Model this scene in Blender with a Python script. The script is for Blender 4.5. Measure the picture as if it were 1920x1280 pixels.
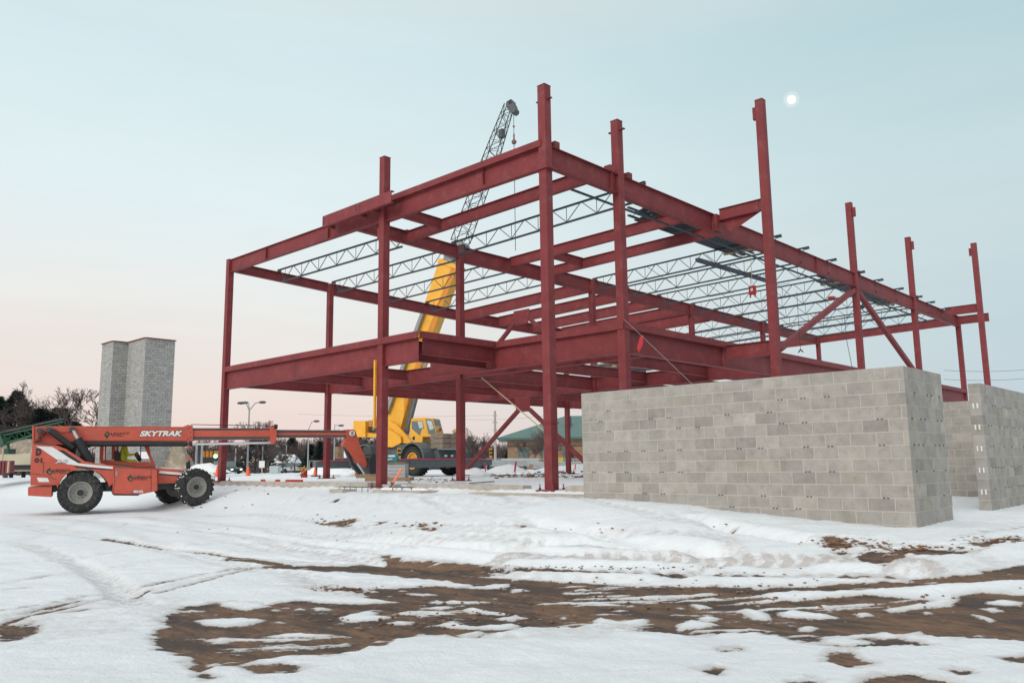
import bpy, math, random
import numpy as np
from mathutils import Vector, Matrix
random.seed(7)
R = math.radians
C = bpy.context.scene.collection
for o in list(bpy.data.objects): bpy.data.objects.remove(o)

# ------------------------------------------------------------ camera
F = 1514.85
CP = Vector((14.0627, -16.3163, 0.0))
RX = Vector((0.72521273, 0.68840429, -0.01288491))
RY = Vector((0.11158334, -0.09904205, 0.98880728))
RZ = Vector((-0.67942303, 0.71853337, 0.148641))
cam = bpy.data.cameras.new('camera'); co = bpy.data.objects.new('camera', cam); C.objects.link(co)
co.matrix_world = Matrix(((RX.x, RY.x, -RZ.x, CP.x), (RX.y, RY.y, -RZ.y, CP.y), (RX.z, RY.z, -RZ.z, CP.z), (0, 0, 0, 1)))
cam.lens = F / 1920 * 36; cam.sensor_width = 36; cam.clip_start = 0.1; cam.clip_end = 5000
bpy.context.scene.camera = co

def lin(r, g, b):
    f = lambda c: (c / 255 / 12.92) if c <= 10.3 else ((c / 255 + .055) / 1.055) ** 2.4
    return (f(r), f(g), f(b), 1)

# ------------------------------------------------------------ sky
SUN_DIR = Vector((0.22, -0.86, 0.40)).normalized()
w = bpy.data.worlds.new('World'); bpy.context.scene.world = w; w.use_nodes = True
nt = w.node_tree; N = nt.nodes; Lk = nt.links; N.clear()
out = N.new('ShaderNodeOutputWorld'); bg = N.new('ShaderNodeBackground')
tc = N.new('ShaderNodeTexCoord'); sep = N.new('ShaderNodeSeparateXYZ'); Lk.new(tc.outputs['Generated'], sep.inputs[0])
def ramp(stops):
    r = N.new('ShaderNodeValToRGB'); e = r.color_ramp.elements
    while len(e) > 1: e.remove(e[-1])
    e[0].position = stops[0][0]; e[0].color = stops[0][1]
    for p_, c_ in stops[1:]:
        n_ = e.new(p_); n_.color = c_
    return r
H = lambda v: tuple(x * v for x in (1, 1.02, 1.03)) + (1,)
mp = N.new('ShaderNodeMapping'); mp.inputs['Scale'].default_value = (1.2, 1.2, 9); Lk.new(tc.outputs['Generated'], mp.inputs[0])
ns = N.new('ShaderNodeTexNoise'); ns.inputs['Scale'].default_value = 2.2; ns.inputs['Detail'].default_value = 5; Lk.new(mp.outputs[0], ns.inputs[0])
ma = N.new('ShaderNodeMath'); ma.operation = 'MULTIPLY_ADD'; ma.inputs[1].default_value = 0.06; Lk.new(ns.outputs[0], ma.inputs[0])
sb = N.new('ShaderNodeMath'); sb.operation = 'SUBTRACT'; sb.inputs[1].default_value = 0.03
Lk.new(sep.outputs[2], ma.inputs[2]); Lk.new(ma.outputs[0], sb.inputs[0])
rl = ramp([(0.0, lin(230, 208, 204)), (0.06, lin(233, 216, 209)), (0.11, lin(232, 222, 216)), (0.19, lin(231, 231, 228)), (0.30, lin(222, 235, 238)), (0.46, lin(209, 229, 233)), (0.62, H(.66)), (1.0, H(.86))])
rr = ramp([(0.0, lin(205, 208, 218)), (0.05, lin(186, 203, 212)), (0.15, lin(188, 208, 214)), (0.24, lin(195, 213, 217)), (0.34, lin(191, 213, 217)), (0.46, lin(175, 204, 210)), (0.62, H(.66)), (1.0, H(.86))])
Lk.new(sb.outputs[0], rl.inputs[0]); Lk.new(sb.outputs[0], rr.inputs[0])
dot = N.new('ShaderNodeVectorMath'); dot.operation = 'DOT_PRODUCT'; dot.inputs[1].default_value = (RX.x, RX.y, 0); Lk.new(tc.outputs['Generated'], dot.inputs[0])
mr = N.new('ShaderNodeMapRange'); mr.inputs[1].default_value = -0.32; mr.inputs[2].default_value = 0.68; mr.interpolation_type = 'SMOOTHSTEP'; Lk.new(dot.outputs['Value'], mr.inputs[0])
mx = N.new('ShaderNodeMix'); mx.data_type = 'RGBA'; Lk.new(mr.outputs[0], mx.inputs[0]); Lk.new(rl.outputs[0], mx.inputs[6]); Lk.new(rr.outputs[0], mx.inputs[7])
sky = N.new('ShaderNodeTexSky'); sky.sky_type = 'NISHITA'; sky.sun_disc = False
sky.sun_elevation = R(12); sky.sun_rotation = math.atan2(SUN_DIR.x, SUN_DIR.y)
m2 = N.new('ShaderNodeMix'); m2.data_type = 'RGBA'; m2.inputs[0].default_value = 0.03
sc_ = N.new('ShaderNodeVectorMath'); sc_.operation = 'SCALE'; sc_.inputs['Scale'].default_value = 0.12; Lk.new(sky.outputs[0], sc_.inputs[0])
Lk.new(mx.outputs[2], m2.inputs[6]); Lk.new(sc_.outputs[0], m2.inputs[7])
MD = (RX * ((1484 - 960) / F) + RY * ((640 - 187) / F) + RZ).normalized()
d2_ = N.new('ShaderNodeVectorMath'); d2_.operation = 'DOT_PRODUCT'; d2_.inputs[1].default_value = tuple(MD); Lk.new(tc.outputs['Generated'], d2_.inputs[0])
g1 = N.new('ShaderNodeMapRange'); g1.interpolation_type = 'SMOOTHERSTEP'; g1.inputs[1].default_value = math.cos(0.0105); g1.inputs[2].default_value = math.cos(0.0050); g1.inputs[4].default_value = .42; Lk.new(d2_.outputs['Value'], g1.inputs[0])
g2 = N.new('ShaderNodeMix'); g2.data_type = 'RGBA'; g2.blend_type = 'ADD'; g2.inputs[7].default_value = (.30, .22, .15, 1); Lk.new(g1.outputs[0], g2.inputs[0]); Lk.new(m2.outputs[2], g2.inputs[6])
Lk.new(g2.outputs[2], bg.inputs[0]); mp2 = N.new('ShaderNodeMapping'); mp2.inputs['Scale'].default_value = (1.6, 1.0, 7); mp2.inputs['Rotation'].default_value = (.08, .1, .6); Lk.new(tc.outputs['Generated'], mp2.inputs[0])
cn = N.new('ShaderNodeTexNoise'); cn.inputs['Scale'].default_value = 3.5; cn.inputs['Detail'].default_value = 7; cn.inputs['Roughness'].default_value = .6; Lk.new(mp2.outputs[0], cn.inputs[0])
cr2 = N.new('ShaderNodeMapRange'); cr2.inputs[1].default_value = .3; cr2.inputs[2].default_value = .7; cr2.inputs[3].default_value = 1.0; cr2.inputs[4].default_value = 1.035; Lk.new(cn.outputs[0], cr2.inputs[0]); Lk.new(cr2.outputs[0], bg.inputs[1]); Lk.new(bg.outputs[0], out.inputs[0])

sl = bpy.data.lights.new('sun', 'SUN'); sl.energy = 1.5; sl.angle = R(32); sl.color = (1, .93, .86)
so = bpy.data.objects.new('sun', sl); C.objects.link(so); so.rotation_euler = SUN_DIR.to_track_quat('Z', 'Y').to_euler()
vs = bpy.context.scene.view_settings; vs.view_transform = 'Standard'; vs.look = 'None'; vs.exposure = 0.07; vs.gamma = 1

# ------------------------------------------------------------ projection helpers: a pixel of the 1920x1280 photo + a distance = a place
def ray(x, y): return RX * ((x - 960) / F) + RY * ((640 - y) / F) + RZ
def at(x, y, d): return CP + ray(x, y) * d
def onz(x, y, z):
    r = ray(x, y); return CP + r * ((z - CP.z) / r.z)

# ------------------------------------------------------------ materials
MATS = {}
def mat(name, col, rough=.6, metal=0., var=.12, scale=3., bump=0., bscale=30., dirt=None, dirt_amt=.3, emit=None, estr=0., attr=None, spec=.5, stretch=None):
    if name in MATS: return MATS[name]
    m = bpy.data.materials.new(name); m.use_nodes = True; t = m.node_tree; n = t.nodes; l = t.links
    b = n['Principled BSDF']; b.inputs['Roughness'].default_value = rough; b.inputs['Metallic'].default_value = metal
    b.inputs['Specular IOR Level'].default_value = spec
    tcn = n.new('ShaderNodeTexCoord'); src = tcn.outputs['Object']
    if stretch:
        mpn = n.new('ShaderNodeMapping'); mpn.inputs['Scale'].default_value = stretch; l.new(src, mpn.inputs[0]); src = mpn.outputs[0]
    nz = n.new('ShaderNodeTexNoise'); nz.inputs['Scale'].default_value = scale; nz.inputs['Detail'].default_value = 6; nz.inputs['Roughness'].default_value = .65; l.new(src, nz.inputs[0])
    rp = n.new('ShaderNodeMapRange'); rp.inputs[1].default_value = .3; rp.inputs[2].default_value = .7; rp.inputs[3].default_value = 1 - var; rp.inputs[4].default_value = 1 + var; l.new(nz.outputs[0], rp.inputs[0])
    if attr:
        an = n.new('ShaderNodeAttribute'); an.attribute_name = attr; base = an.outputs['Color']
    else:
        rgb = n.new('ShaderNodeRGB'); rgb.outputs[0].default_value = tuple(col[:3]) + (1,); base = rgb.outputs[0]
    sc = n.new('ShaderNodeVectorMath'); sc.operation = 'SCALE'; l.new(base, sc.inputs[0]); l.new(rp.outputs[0], sc.inputs['Scale'])
    res = sc.outputs[0]
    if dirt:
        n2 = n.new('ShaderNodeTexNoise'); n2.inputs['Scale'].default_value = scale * 1.7; n2.inputs['Detail'].default_value = 9; n2.inputs['Roughness'].default_value = .75; l.new(src, n2.inputs[0])
        r2 = n.new('ShaderNodeMapRange'); r2.inputs[1].default_value = .52; r2.inputs[2].default_value = .72; r2.inputs[3].default_value = 0; r2.inputs[4].default_value = dirt_amt; l.new(n2.outputs[0], r2.inputs[0])
        mm = n.new('ShaderNodeMix'); mm.data_type = 'RGBA'; l.new(r2.outputs[0], mm.inputs[0]); l.new(res, mm.inputs[6]); mm.inputs[7].default_value = tuple(dirt[:3]) + (1,); res = mm.outputs[2]
    l.new(res, b.inputs['Base Color'])
    if bump:
        n3 = n.new('ShaderNodeTexNoise'); n3.inputs['Scale'].default_value = bscale; n3.inputs['Detail'].default_value = 5; l.new(tcn.outputs['Object'], n3.inputs[0])
        bp = n.new('ShaderNodeBump'); bp.inputs['Strength'].default_value = bump; bp.inputs['Distance'].default_value = .02; l.new(n3.outputs[0], bp.inputs['Height']); l.new(bp.outputs[0], b.inputs['Normal'])
    if emit:
        b.inputs['Emission Color'].default_value = tuple(emit[:3]) + (1,); b.inputs['Emission Strength'].default_value = estr
    MATS[name] = m; return m

RED = mat('red_primer', (.195, .034, .038), .6, var=.18, scale=1.3, dirt=(.32, .12, .11), dirt_amt=.4, spec=.3)
JOI = mat('joist_paint', (.038, .058, .074), .55, var=.2, scale=4)
CON = mat('concrete', (.42, .38, .33), .9, var=.2, scale=2.5, bump=.4, dirt=(.25, .21, .17), dirt_amt=.6)
BLK = mat('block_face', (.4, .38, .36), .95, var=.16, scale=3.6, bump=.5, bscale=90, attr='blockcol', dirt=(.17, .15, .12), dirt_amt=.55, spec=.2)
MOR = mat('mortar', (.50, .455, .40), .95, var=.08, spec=.2)
ORG = mat('orange_red_paint', (.54, .095, .057), .5, var=.13, scale=2.6, dirt=(.24, .13, .10), dirt_amt=.7)
WHT = mat('white_paint', (.75, .75, .73), .5, var=.05)
BLA = mat('black_paint', (.02, .024, .028), .5, var=.25)
DGR = mat('dark_gray', (.06, .07, .075), .5, var=.2)
RUB = mat('tyre_rubber', (.035, .037, .038), .85, var=.25, scale=6, bump=.5, dirt=(.19, .165, .14), dirt_amt=.75, spec=.25)
RIM = mat('rim_paint', (.27, .26, .235), .6, var=.12, dirt=(.16, .12, .09), dirt_amt=.7, scale=6)
CHR = mat('chrome_rod', (.7, .72, .73), .25, metal=.8, var=.03)
YEL = mat('crane_yellow', (.80, .40, .03), .45, var=.08, scale=1.5, dirt=(.35, .18, .05), dirt_amt=.25)
CGR = mat('crane_gray', (.10, .125, .135), .5, var=.12)
MGR = mat('mid_gray', (.26, .27, .27), .6, var=.15)
GLS = mat('cab_glass', (.10, .15, .16), .08, var=.02, spec=1.)
WOD = mat('weathered_wood', (.26, .17, .10), .85, var=.25, scale=5, bump=.3)
PWD = mat('pale_wood', (.5, .4, .26), .8, var=.15)
CONE = mat('cone_orange', (.9, .11, .03), .5, var=.04)
HIV = mat('hi_vis', (.5, .62, .04), .7, var=.08)
SKIN = mat('skin', (.45, .26, .18), .6, var=.05)
SNW = mat('snow_cap', (.83, .86, .88), .8, var=.03, bump=.3, bscale=8)
GRN = mat('green_paint', (.006, .075, .033), .5, var=.2)
TEAL = mat('teal_plastic', (.01, .19, .23), .45, var=.05)
GRF = mat('green_roof', (.10, .18, .16), .6, var=.12, scale=1.)
TBR = mat('tan_brick', (.27, .17, .11), .9, var=.25, scale=2.)
TAN = mat('tan_stucco', (.42, .33, .2), .85, var=.08)
BARK = mat('bark', (.085, .065, .06), .9, var=.2)
NEED = mat('needles', (.034, .044, .038), .9, var=.3)
TWG = mat('twigs', (.095, .07, .066), .9, var=.25, scale=.3)
STL = mat('galvanised', (.36, .37, .38), .5, metal=.3, var=.1)
PNK = mat('pink_ribbon', (.6, .04, .12), .5, var=.05)
RDT = mat('red_tag', (.45, .02, .025), .5, var=.05)
PIPE = mat('pipe_gray', (.42, .45, .46), .5, var=.1)
BEI = mat('beige_paint', (.42, .38, .27), .7, var=.1, scale=1)
SPOIL = mat('spoil_soil', (.30, .245, .18), .95, var=.35, scale=1.3, bump=1., bscale=3, dirt=(.75, .77, .78), dirt_amt=.6)
ETL = mat('tail_light', (.5, .02, .02), .4, emit=(1, .05, .03), estr=2.5)
EHL = mat('head_light', (.8, .8, .7), .4, emit=(1, .85, .6), estr=3.)
EGR = mat('signal_green', (.1, .6, .4), .4, emit=(.2, 1, .6), estr=4.)
EOR = mat('signal_housing', (.55, .2, .02), .5)
EWN = mat('window_glow', (.6, .25, .1), .5, emit=(1, .4, .15), estr=1.)
CLOD = mat('brown_clods', (.21, .11, .06), .95, var=.35, scale=8)
STRAP = mat('tan_strap', (.5, .36, .17), .8, var=.2)

# ------------------------------------------------------------ mesh builder
PM = {}
class MB:
    def __init__(s): s.v = []; s.f = []; s.col = []; s.cc = None
    def face(s, idx):
        s.f.append(idx); s.col.append(s.cc)
    def hexa(s, p):       # p: 8 points bottom 4 (ccw), top 4
        b = len(s.v); s.v += [tuple(q) for q in p]
        for q in ((0, 3, 2, 1), (4, 5, 6, 7), (0, 1, 5, 4), (1, 2, 6, 5), (2, 3, 7, 6), (3, 0, 4, 7)): s.face([b + i for i in q])
        return s
    def obox(s, c, a, b, d):   # centre + half vectors
        c = Vector(c); a = Vector(a); b = Vector(b); d = Vector(d)
        return s.hexa([c - a - b - d, c + a - b - d, c + a + b - d, c - a + b - d, c - a - b + d, c + a - b + d, c + a + b + d, c - a + b + d])
    def box(s, x0, x1, y0, y1, z0, z1):
        return s.hexa([(x0, y0, z0), (x1, y0, z0), (x1, y1, z0), (x0, y1, z0), (x0, y0, z1), (x1, y0, z1), (x1, y1, z1), (x0, y1, z1)])
    def bar(s, p0, p1, w, h, up=(0, 0, 1)):
        p0 = Vector(p0); p1 = Vector(p1); d = (p1 - p0); L = d.length
        if L < 1e-6: return s
        d /= L; u = Vector(up); sd = d.cross(u)
        if sd.length < 1e-3: sd = d.cross(Vector((1, 0, 0)))
        sd.normalize(); u = sd.cross(d)
        return s.obox((p0 + p1) / 2, d * (L / 2), sd * (w / 2), u * (h / 2))
    def tube(s, p0, p1, r0, r1=None, n=8, cap=True):
        r1 = r0 if r1 is None else r1
        p0 = Vector(p0); p1 = Vector(p1); d = (p1 - p0)
        if d.length < 1e-7: return s
        d.normalize(); a = d.orthogonal().normalized(); b = d.cross(a); base = len(s.v)
        for p, r in ((p0, r0), (p1, r1)):
            for i in range(n):
                t = 2 * math.pi * i / n; s.v.append(tuple(p + (a * math.cos(t) + b * math.sin(t)) * r))
        for i in range(n):
            j = (i + 1) % n; s.face([base + i, base + j, base + n + j, base + n + i])
        if cap: s.face([base + i for i in range(n)][::-1]); s.face([base + n + i for i in range(n)])
        return s
    def path(s, pts, r, n=6):
        for a, b in zip(pts, pts[1:]): s.tube(a, b, r, r, n)
        return s
    def prism(s, pts, off):    # polygon points 3d extruded by vector
        off = Vector(off); b = len(s.v); n = len(pts)
        s.v += [tuple(Vector(p)) for p in pts] + [tuple(Vector(p) + off) for p in pts]
        s.face(list(range(b, b + n))); s.face([b + n + i for i in range(n)][::-1])
        for i in range(n):
            j = (i + 1) % n; s.face([b + j, b + i, b + n + i, b + n + j])
        return s
    def lathe(s, prof, c, axis, n=24):   # prof: (radius, along)
        c = Vector(c); d = Vector(axis).normalized(); a = d.orthogonal().normalized(); e = d.cross(a); base = len(s.v); m = len(prof)
        for i in range(n):
            t = 2 * math.pi * i / n; q = a * math.cos(t) + e * math.sin(t)
            for r, h in prof: s.v.append(tuple(c + q * r + d * h))
        for i in range(n):
            j = (i + 1) % n
            for k in range(m - 1): s.face([base + i * m + k, base + j * m + k, base + j * m + k + 1, base + i * m + k + 1])
        return s
    def ball(s, c, r, n=8, sq=(1, 1, 1), jit=0):
        c = Vector(c); base = len(s.v); m = n // 2
        for i in range(m + 1):
            ph = math.pi * i / m
            for j in range(n):
                t = 2 * math.pi * j / n; k = 1 + random.uniform(-jit, jit)
                s.v.append((c.x + r * sq[0] * k * math.sin(ph) * math.cos(t), c.y + r * sq[1] * k * math.sin(ph) * math.sin(t), c.z + r * sq[2] * k * math.cos(ph)))
        for i in range(m):
            for j in range(n):
                k = (j + 1) % n; s.face([base + i * n + j, base + (i + 1) * n + j, base + (i + 1) * n + k, base + i * n + k])
        return s
    def ibeam(s, p0, p1, h=.4, w=.2, tf=.018, tw=.012):
        p0 = Vector(p0); p1 = Vector(p1); z = Vector((0, 0, 1)); d = (p1 - p0).normalized(); L = (p1 - p0).length
        sd = d.cross(z).normalized(); u = sd.cross(d); m = (p0 + p1) / 2
        s.obox(m - u * (tf / 2), d * L / 2, sd * w / 2, u * tf / 2)
        s.obox(m - u * (h - tf / 2), d * L / 2, sd * w / 2, u * tf / 2)
        s.obox(m - u * (h / 2), d * (L / 2 - .001), sd * tw / 2, u * (h / 2 - tf))
        return s
    def build(s, name, m, parent=None, smooth=False, bevel=0):
        me = bpy.data.meshes.new(name)
        vs_ = s.v
        if parent is not None and id(parent) in PM or (parent is not None and parent.name in PM):
            inv = PM[parent.name]
            vs_ = [tuple(inv @ Vector(p)) for p in s.v]
        me.from_pydata(vs_, [], s.f); me.validate(); me.update()
        if any(c is not None for c in s.col) and len(me.polygons) == len(s.f):
            at_ = me.attributes.new('blockcol', 'FLOAT_COLOR', 'FACE')
            arr = np.array([(c if c is not None else (.4, .4, .4)) + (1,) for c in s.col], np.float32).ravel(); at_.data.foreach_set('color', arr)
        if smooth: me.polygons.foreach_set('use_smooth', [True] * len(me.polygons))
        me.materials.append(m); o = bpy.data.objects.new(name, me); C.objects.link(o)
        if parent is not None: o.parent = parent
        if bevel:
            md = o.modifiers.new('bevel', 'BEVEL'); md.width = bevel; md.segments = 2; md.limit_method = 'ANGLE'; md.angle_limit = R(40)
        return o

def tag(o, label=None, cat=None, group=None, kind=None):
    if label: o['label'] = label
    if cat: o['category'] = cat
    if group: o['group'] = group
    if kind: o['kind'] = kind
    return o
def thing(name, loc, label, cat, group=None, mtx=None):
    o = bpy.data.objects.new(name, None); C.objects.link(o); o.empty_display_size = .2
    o.matrix_world = mtx if mtx else Matrix.Translation(Vector(loc))
    PM[o.name] = (mtx if mtx else Matrix.Translation(Vector(loc))).inverted()
    return tag(o, label, cat, group)
def sub(o):    # a part that carries sub-parts: its own coordinates are its parent's
    PM[o.name] = PM[o.parent.name]; return o
def solo(name, mb, m, label, cat, group=None, bevel=0, smooth=False):
    c = Vector((sum(p[0] for p in mb.v), sum(p[1] for p in mb.v), 0)) / max(1, len(mb.v)); c.z = min(p[2] for p in mb.v)
    mb.v = [(p[0] - c.x, p[1] - c.y, p[2] - c.z) for p in mb.v]
    o = mb.build(name, m, bevel=bevel, smooth=smooth); o.location = c
    return tag(o, label, cat, group)
def dup(root, mtx, label=None, group=None):
    r = root.copy(); C.objects.link(r); r.matrix_world = mtx
    if label: r['label'] = label
    if group: r['group'] = group
    for ch in list(root.children):
        c = ch.copy(); C.objects.link(c); c.parent = r
        for g in ch.children:
            d = g.copy(); C.objects.link(d); d.parent = c
    return r
class Frame:   # local x = heading, local y = away from the viewer side, z up
    def __init__(s, o, head):
        s.o = Vector(o); s.x = Vector((head[0], head[1], 0)).normalized(); s.y = Vector((-s.x.y, s.x.x, 0)); s.z = Vector((0, 0, 1))
        s.m = Matrix(((s.x.x, s.y.x, 0, s.o.x), (s.x.y, s.y.y, 0, s.o.y), (0, 0, 1, s.o.z), (0, 0, 0, 1)))
    def px(s, x, y, off):      # point where the sight line meets the vertical plane 'off' towards the viewer
        r = ray(x, y); q = s.o - s.y * off - CP; t = q.dot(s.y) / r.dot(s.y); return CP + r * t
    def loc(s, a, off, z): return s.o + s.x * a - s.y * off + s.z * z
    def poly(s, pts, off): return [s.px(x, y, off) for x, y in pts]
    def slab(s, mb, pts, o1, o0, ref=None):   # outline read on plane ref, extruded between offsets
        ref = o1 if ref is None else ref
        P = [p - s.y * (o1 - ref) for p in s.poly(pts, ref)]
        return mb.prism(P, s.y * (o1 - o0))

# ------------------------------------------------------------ noise (numpy)
def hsh(ix, iy, seed):
    h = (ix * 374761393 + iy * 668265263 + seed * 974634777) & 0xffffffff
    h = ((h ^ (h >> 13)) * 1274126177) & 0xffffffff
    return ((h ^ (h >> 16)) & 0xffff) / 65535.0
def vnoise(x, y, seed=0):
    ix = np.floor(x).astype(np.int64); iy = np.floor(y).astype(np.int64); fx = x - ix; fy = y - iy
    fx = fx * fx * (3 - 2 * fx); fy = fy * fy * (3 - 2 * fy)
    a = hsh(ix, iy, seed); b = hsh(ix + 1, iy, seed); c = hsh(ix, iy + 1, seed); d = hsh(ix + 1, iy + 1, seed)
    return (a * (1 - fx) + b * fx) * (1 - fy) + (c * (1 - fx) + d * fx) * fy
def fbm(x, y, o=4, seed=0):
    r = 0; a = .5; t = 0
    for i in range(o): r = r + a * vnoise(x * 2 ** i + 7.3 * i, y * 2 ** i + 3.1 * i, seed + i); t += a; a *= .55
    return r / t - .5

# ------------------------------------------------------------ ground
def smooth(t): t = np.clip(t, 0, 1); return t * t * (3 - 2 * t)
def base_h(X, Y):
    X = np.asarray(X, float); Y = np.asarray(Y, float)
    # distance outside the building pad and the block enclosure
    d1 = np.hypot(np.maximum(X - 1.2, 0), np.maximum(-0.35 - Y, 0))
    d2 = np.hypot(np.maximum(np.maximum(3.2 - X, X - 10.2), 0), np.maximum(-3.0 - Y, 0))
    d = np.minimum(d1, d2 + .0)
    top = -.73 - .03 * smooth((X - 1.5) / 2.) - .27 * smooth((X - 3.6) / 6.2)
    ln = 6.0 - 2.6 * smooth((-6 - X) / 6)
    top = top - .13 * smooth((-.22 - Y) / .25) * smooth((3.4 - X) / .3)
    z = top + (-1.52 - top) * smooth((d - .15) / ln)
    far = np.hypot(X + 20, Y - 30)
    z = z - .3 * smooth((np.hypot(X, Y) - 60) / 50)
    return z
def gz(x, y): return float(base_h(x, y))

def ong(px_, py_):
    z = -1.4
    for _ in range(7): p = onz(px_, py_, z); z = .5 * z + .5 * gz(p.x, p.y)
    return onz(px_, py_, z)
def gp(px_, py_, z=-1.5): p = ong(px_, py_); return (p.x, p.y)
Z2 = lambda L: [(x / 2, 900 + y / 2) for x, y in L]
Z3 = lambda L: [(960 + x / 2, 900 + y / 2) for x, y in L]
DIRT = [
 # long wheel-worn road of bare soil, left lobe to right edge
 Z2([(560, 590), (640, 545), (610, 520), (700, 470), (860, 455), (1000, 468), (1110, 452), (1220, 462), (1330, 440), (1420, 405), (1520, 398), (1640, 397), (1760, 405), (1920, 412)]) +
 Z3([(0, 372), (400, 392), (900, 402), (1300, 385), (1500, 362), (1440, 352), (1700, 348), (1920, 318), (3600, 225), (3600, 760), (1920, 600), (1600, 590), (1450, 575), (1300, 572), (1060, 590), (1000, 570), (640, 572), (540, 560), (300, 548), (0, 545)]) +
 Z2([(1900, 560), (1760, 585), (1560, 575), (1430, 622), (1250, 655), (1050, 655), (900, 682), (760, 690), (690, 672), (600, 632)]),
 Z2([(1180, 318), (1300, 322), (1450, 300), (1430, 280), (1520, 296), (1700, 306), (1920, 322)]) + Z3([(500, 332), (900, 350), (1440, 350), (900, 358), (500, 350), (0, 338)]) + Z2([(1920, 345), (1790, 335), (1900, 350), (1940, 380), (1800, 395), (1640, 372), (1500, 358), (1300, 345), (1100, 332), (980, 322)]),
 Z2([(920, 700), (1050, 690), (1160, 700), (1100, 715), (960, 718)]), Z2([(730, 735), (770, 728), (800, 735), (770, 745)]),
 Z2([(700, 690), (760, 685), (790, 700), (740, 716)]),
 Z2([(0, 545), (120, 530), (160, 560), (60, 595), (0, 600)]),
 Z3([(1190, 640), (1260, 640), (1320, 680), (1270, 695), (1185, 680)]), Z3([(1050, 595), (1110, 585), (1160, 590), (1090, 604)]),
 Z3([(1300, 590), (1440, 590), (1560, 615), (1440, 618), (1250, 622), (1160, 615), (1360, 612)]),
 Z3([(1310, 755), (1360, 735), (1500, 728), (1600, 745), (1700, 768), (1900, 780), (1900, 860), (1300, 860)]),
 Z3([(1060, 760), (1120, 740), (1160, 752), (1150, 800), (1040, 800)]), Z3([(1820, 662), (1920, 655), (1990, 665), (1990, 685), (1880, 682)]),
 Z3([(710, 712), (760, 700), (800, 714), (760, 724)]), Z3([(1620, 712), (1680, 705), (1730, 714), (1680, 722)]), Z3([(800, 634), (840, 628), (850, 640)]),
]
SNOW = [
 Z3([(0, 340), (400, 352), (700, 362), (900, 366), (1200, 357), (1420, 358), (1470, 366), (1200, 384), (900, 386), (600, 384), (300, 372), (0, 366)]),
 Z2([(1785, 350), (1920, 345), (1990, 350), (1990, 368), (1850, 362)]),
 Z3([(840, 438), (950, 428), (1050, 405), (1200, 418), (1400, 405), (1600, 390), (1920, 375), (3600, 285), (3600, 430), (1920, 432), (1760, 420), (1690, 432), (1660, 470), (1500, 482), (1430, 492), (1380, 480), (1560, 448), (1350, 432), (1180, 440), (1060, 450), (950, 440)]),
 Z3([(820, 490), (880, 474), (940, 486), (975, 500), (980, 525), (900, 520), (860, 500)]), Z3([(610, 540), (660, 522), (740, 532), (790, 540), (700, 556), (620, 556)]),
 Z3([(690, 514), (740, 506), (785, 515), (730, 530)]), Z3([(1065, 548), (1110, 536), (1165, 550), (1120, 564), (1070, 562)]),
 Z3([(985, 492), (1060, 484), (1160, 496), (1250, 514), (1150, 520), (1050, 515), (990, 505)]), Z3([(1270, 495), (1330, 492), (1370, 505), (1300, 512)]),
 Z3([(1525, 486), (1560, 484), (1592, 494), (1550, 500)]), Z3([(1630, 488), (1660, 484), (1680, 492)]),
 Z3([(1765, 450), (1830, 444), (1920, 452), (1920, 474), (1850, 470), (1780, 462)]), Z3([(1720, 474), (1800, 470), (1865, 488), (1800, 494)]), Z3([(1705, 494), (1750, 498), (1825, 522), (1790, 530), (1740, 512)]),
 Z3([(610, 476), (640, 474), (650, 482)]), Z3([(662, 462), (700, 460), (755, 474), (700, 482)]), Z3([(905, 464), (930, 464), (935, 472)]), Z3([(180, 508), (205, 506), (210, 516), (185, 518)]),
 Z3([(0, 500), (20, 500), (34, 510), (0, 528)]), Z3([(290, 528), (320, 508), (400, 525), (480, 515), (520, 518), (525, 535), (480, 548), (300, 542)]),
 Z3([(1350, 570), (1390, 560), (1440, 572), (1530, 562), (1575, 580), (1500, 590), (1380, 584)]), Z3([(0, 405), (40, 405), (70, 412), (0, 418)]), Z3([(180, 418), (280, 418), (282, 426), (190, 426)]),
 Z3([(550, 438), (680, 436), (690, 442), (560, 444)]), Z3([(740, 438), (780, 438), (770, 444)]),
 Z2([(780, 600), (830, 584), (910, 590), (850, 610), (790, 614)]), Z2([(730, 522), (860, 514), (1010, 520), (940, 545), (840, 548), (760, 536)]),
 Z2([(810, 458), (930, 452), (1030, 470), (920, 488), (860, 480)]), Z2([(1010, 484), (1040, 478), (1065, 486), (1030, 494)]), Z2([(1160, 476), (1200, 472), (1240, 478), (1190, 486)]),
 Z2([(1260, 516), (1350, 490), (1430, 492), (1410, 506), (1500, 508), (1430, 524), (1300, 530)]), Z2([(1440, 530), (1520, 526), (1570, 524), (1540, 540), (1470, 542)]),
 Z2([(1550, 500), (1590, 496), (1615, 506), (1570, 514)]), Z2([(1580, 478), (1660, 472), (1710, 474), (1650, 486)]), Z2([(1605, 456), (1650, 450), (1680, 456), (1640, 462)]), Z2([(1560, 464), (1600, 462), (1600, 470)]),
 Z2([(1720, 484), (1780, 478), (1920, 498), (1900, 504), (1760, 498)]), Z2([(1600, 540), (1700, 530), (1800, 545), (1920, 530), (1960, 545), (1900, 560), (1700, 556)]), Z2([(1700, 575), (1800, 558), (1830, 570), (1740, 590)]),
 Z2([(1840, 516), (1920, 506), (1990, 512), (1900, 524)]), Z2([(1715, 528), (1740, 524), (1750, 534), (1720, 536)]), Z2([(1130, 440), (1300, 428), (1500, 456), (1320, 462), (1180, 456)]), Z2([(1480, 424), (1560, 420), (1670, 428), (1580, 432)]),
]
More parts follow.
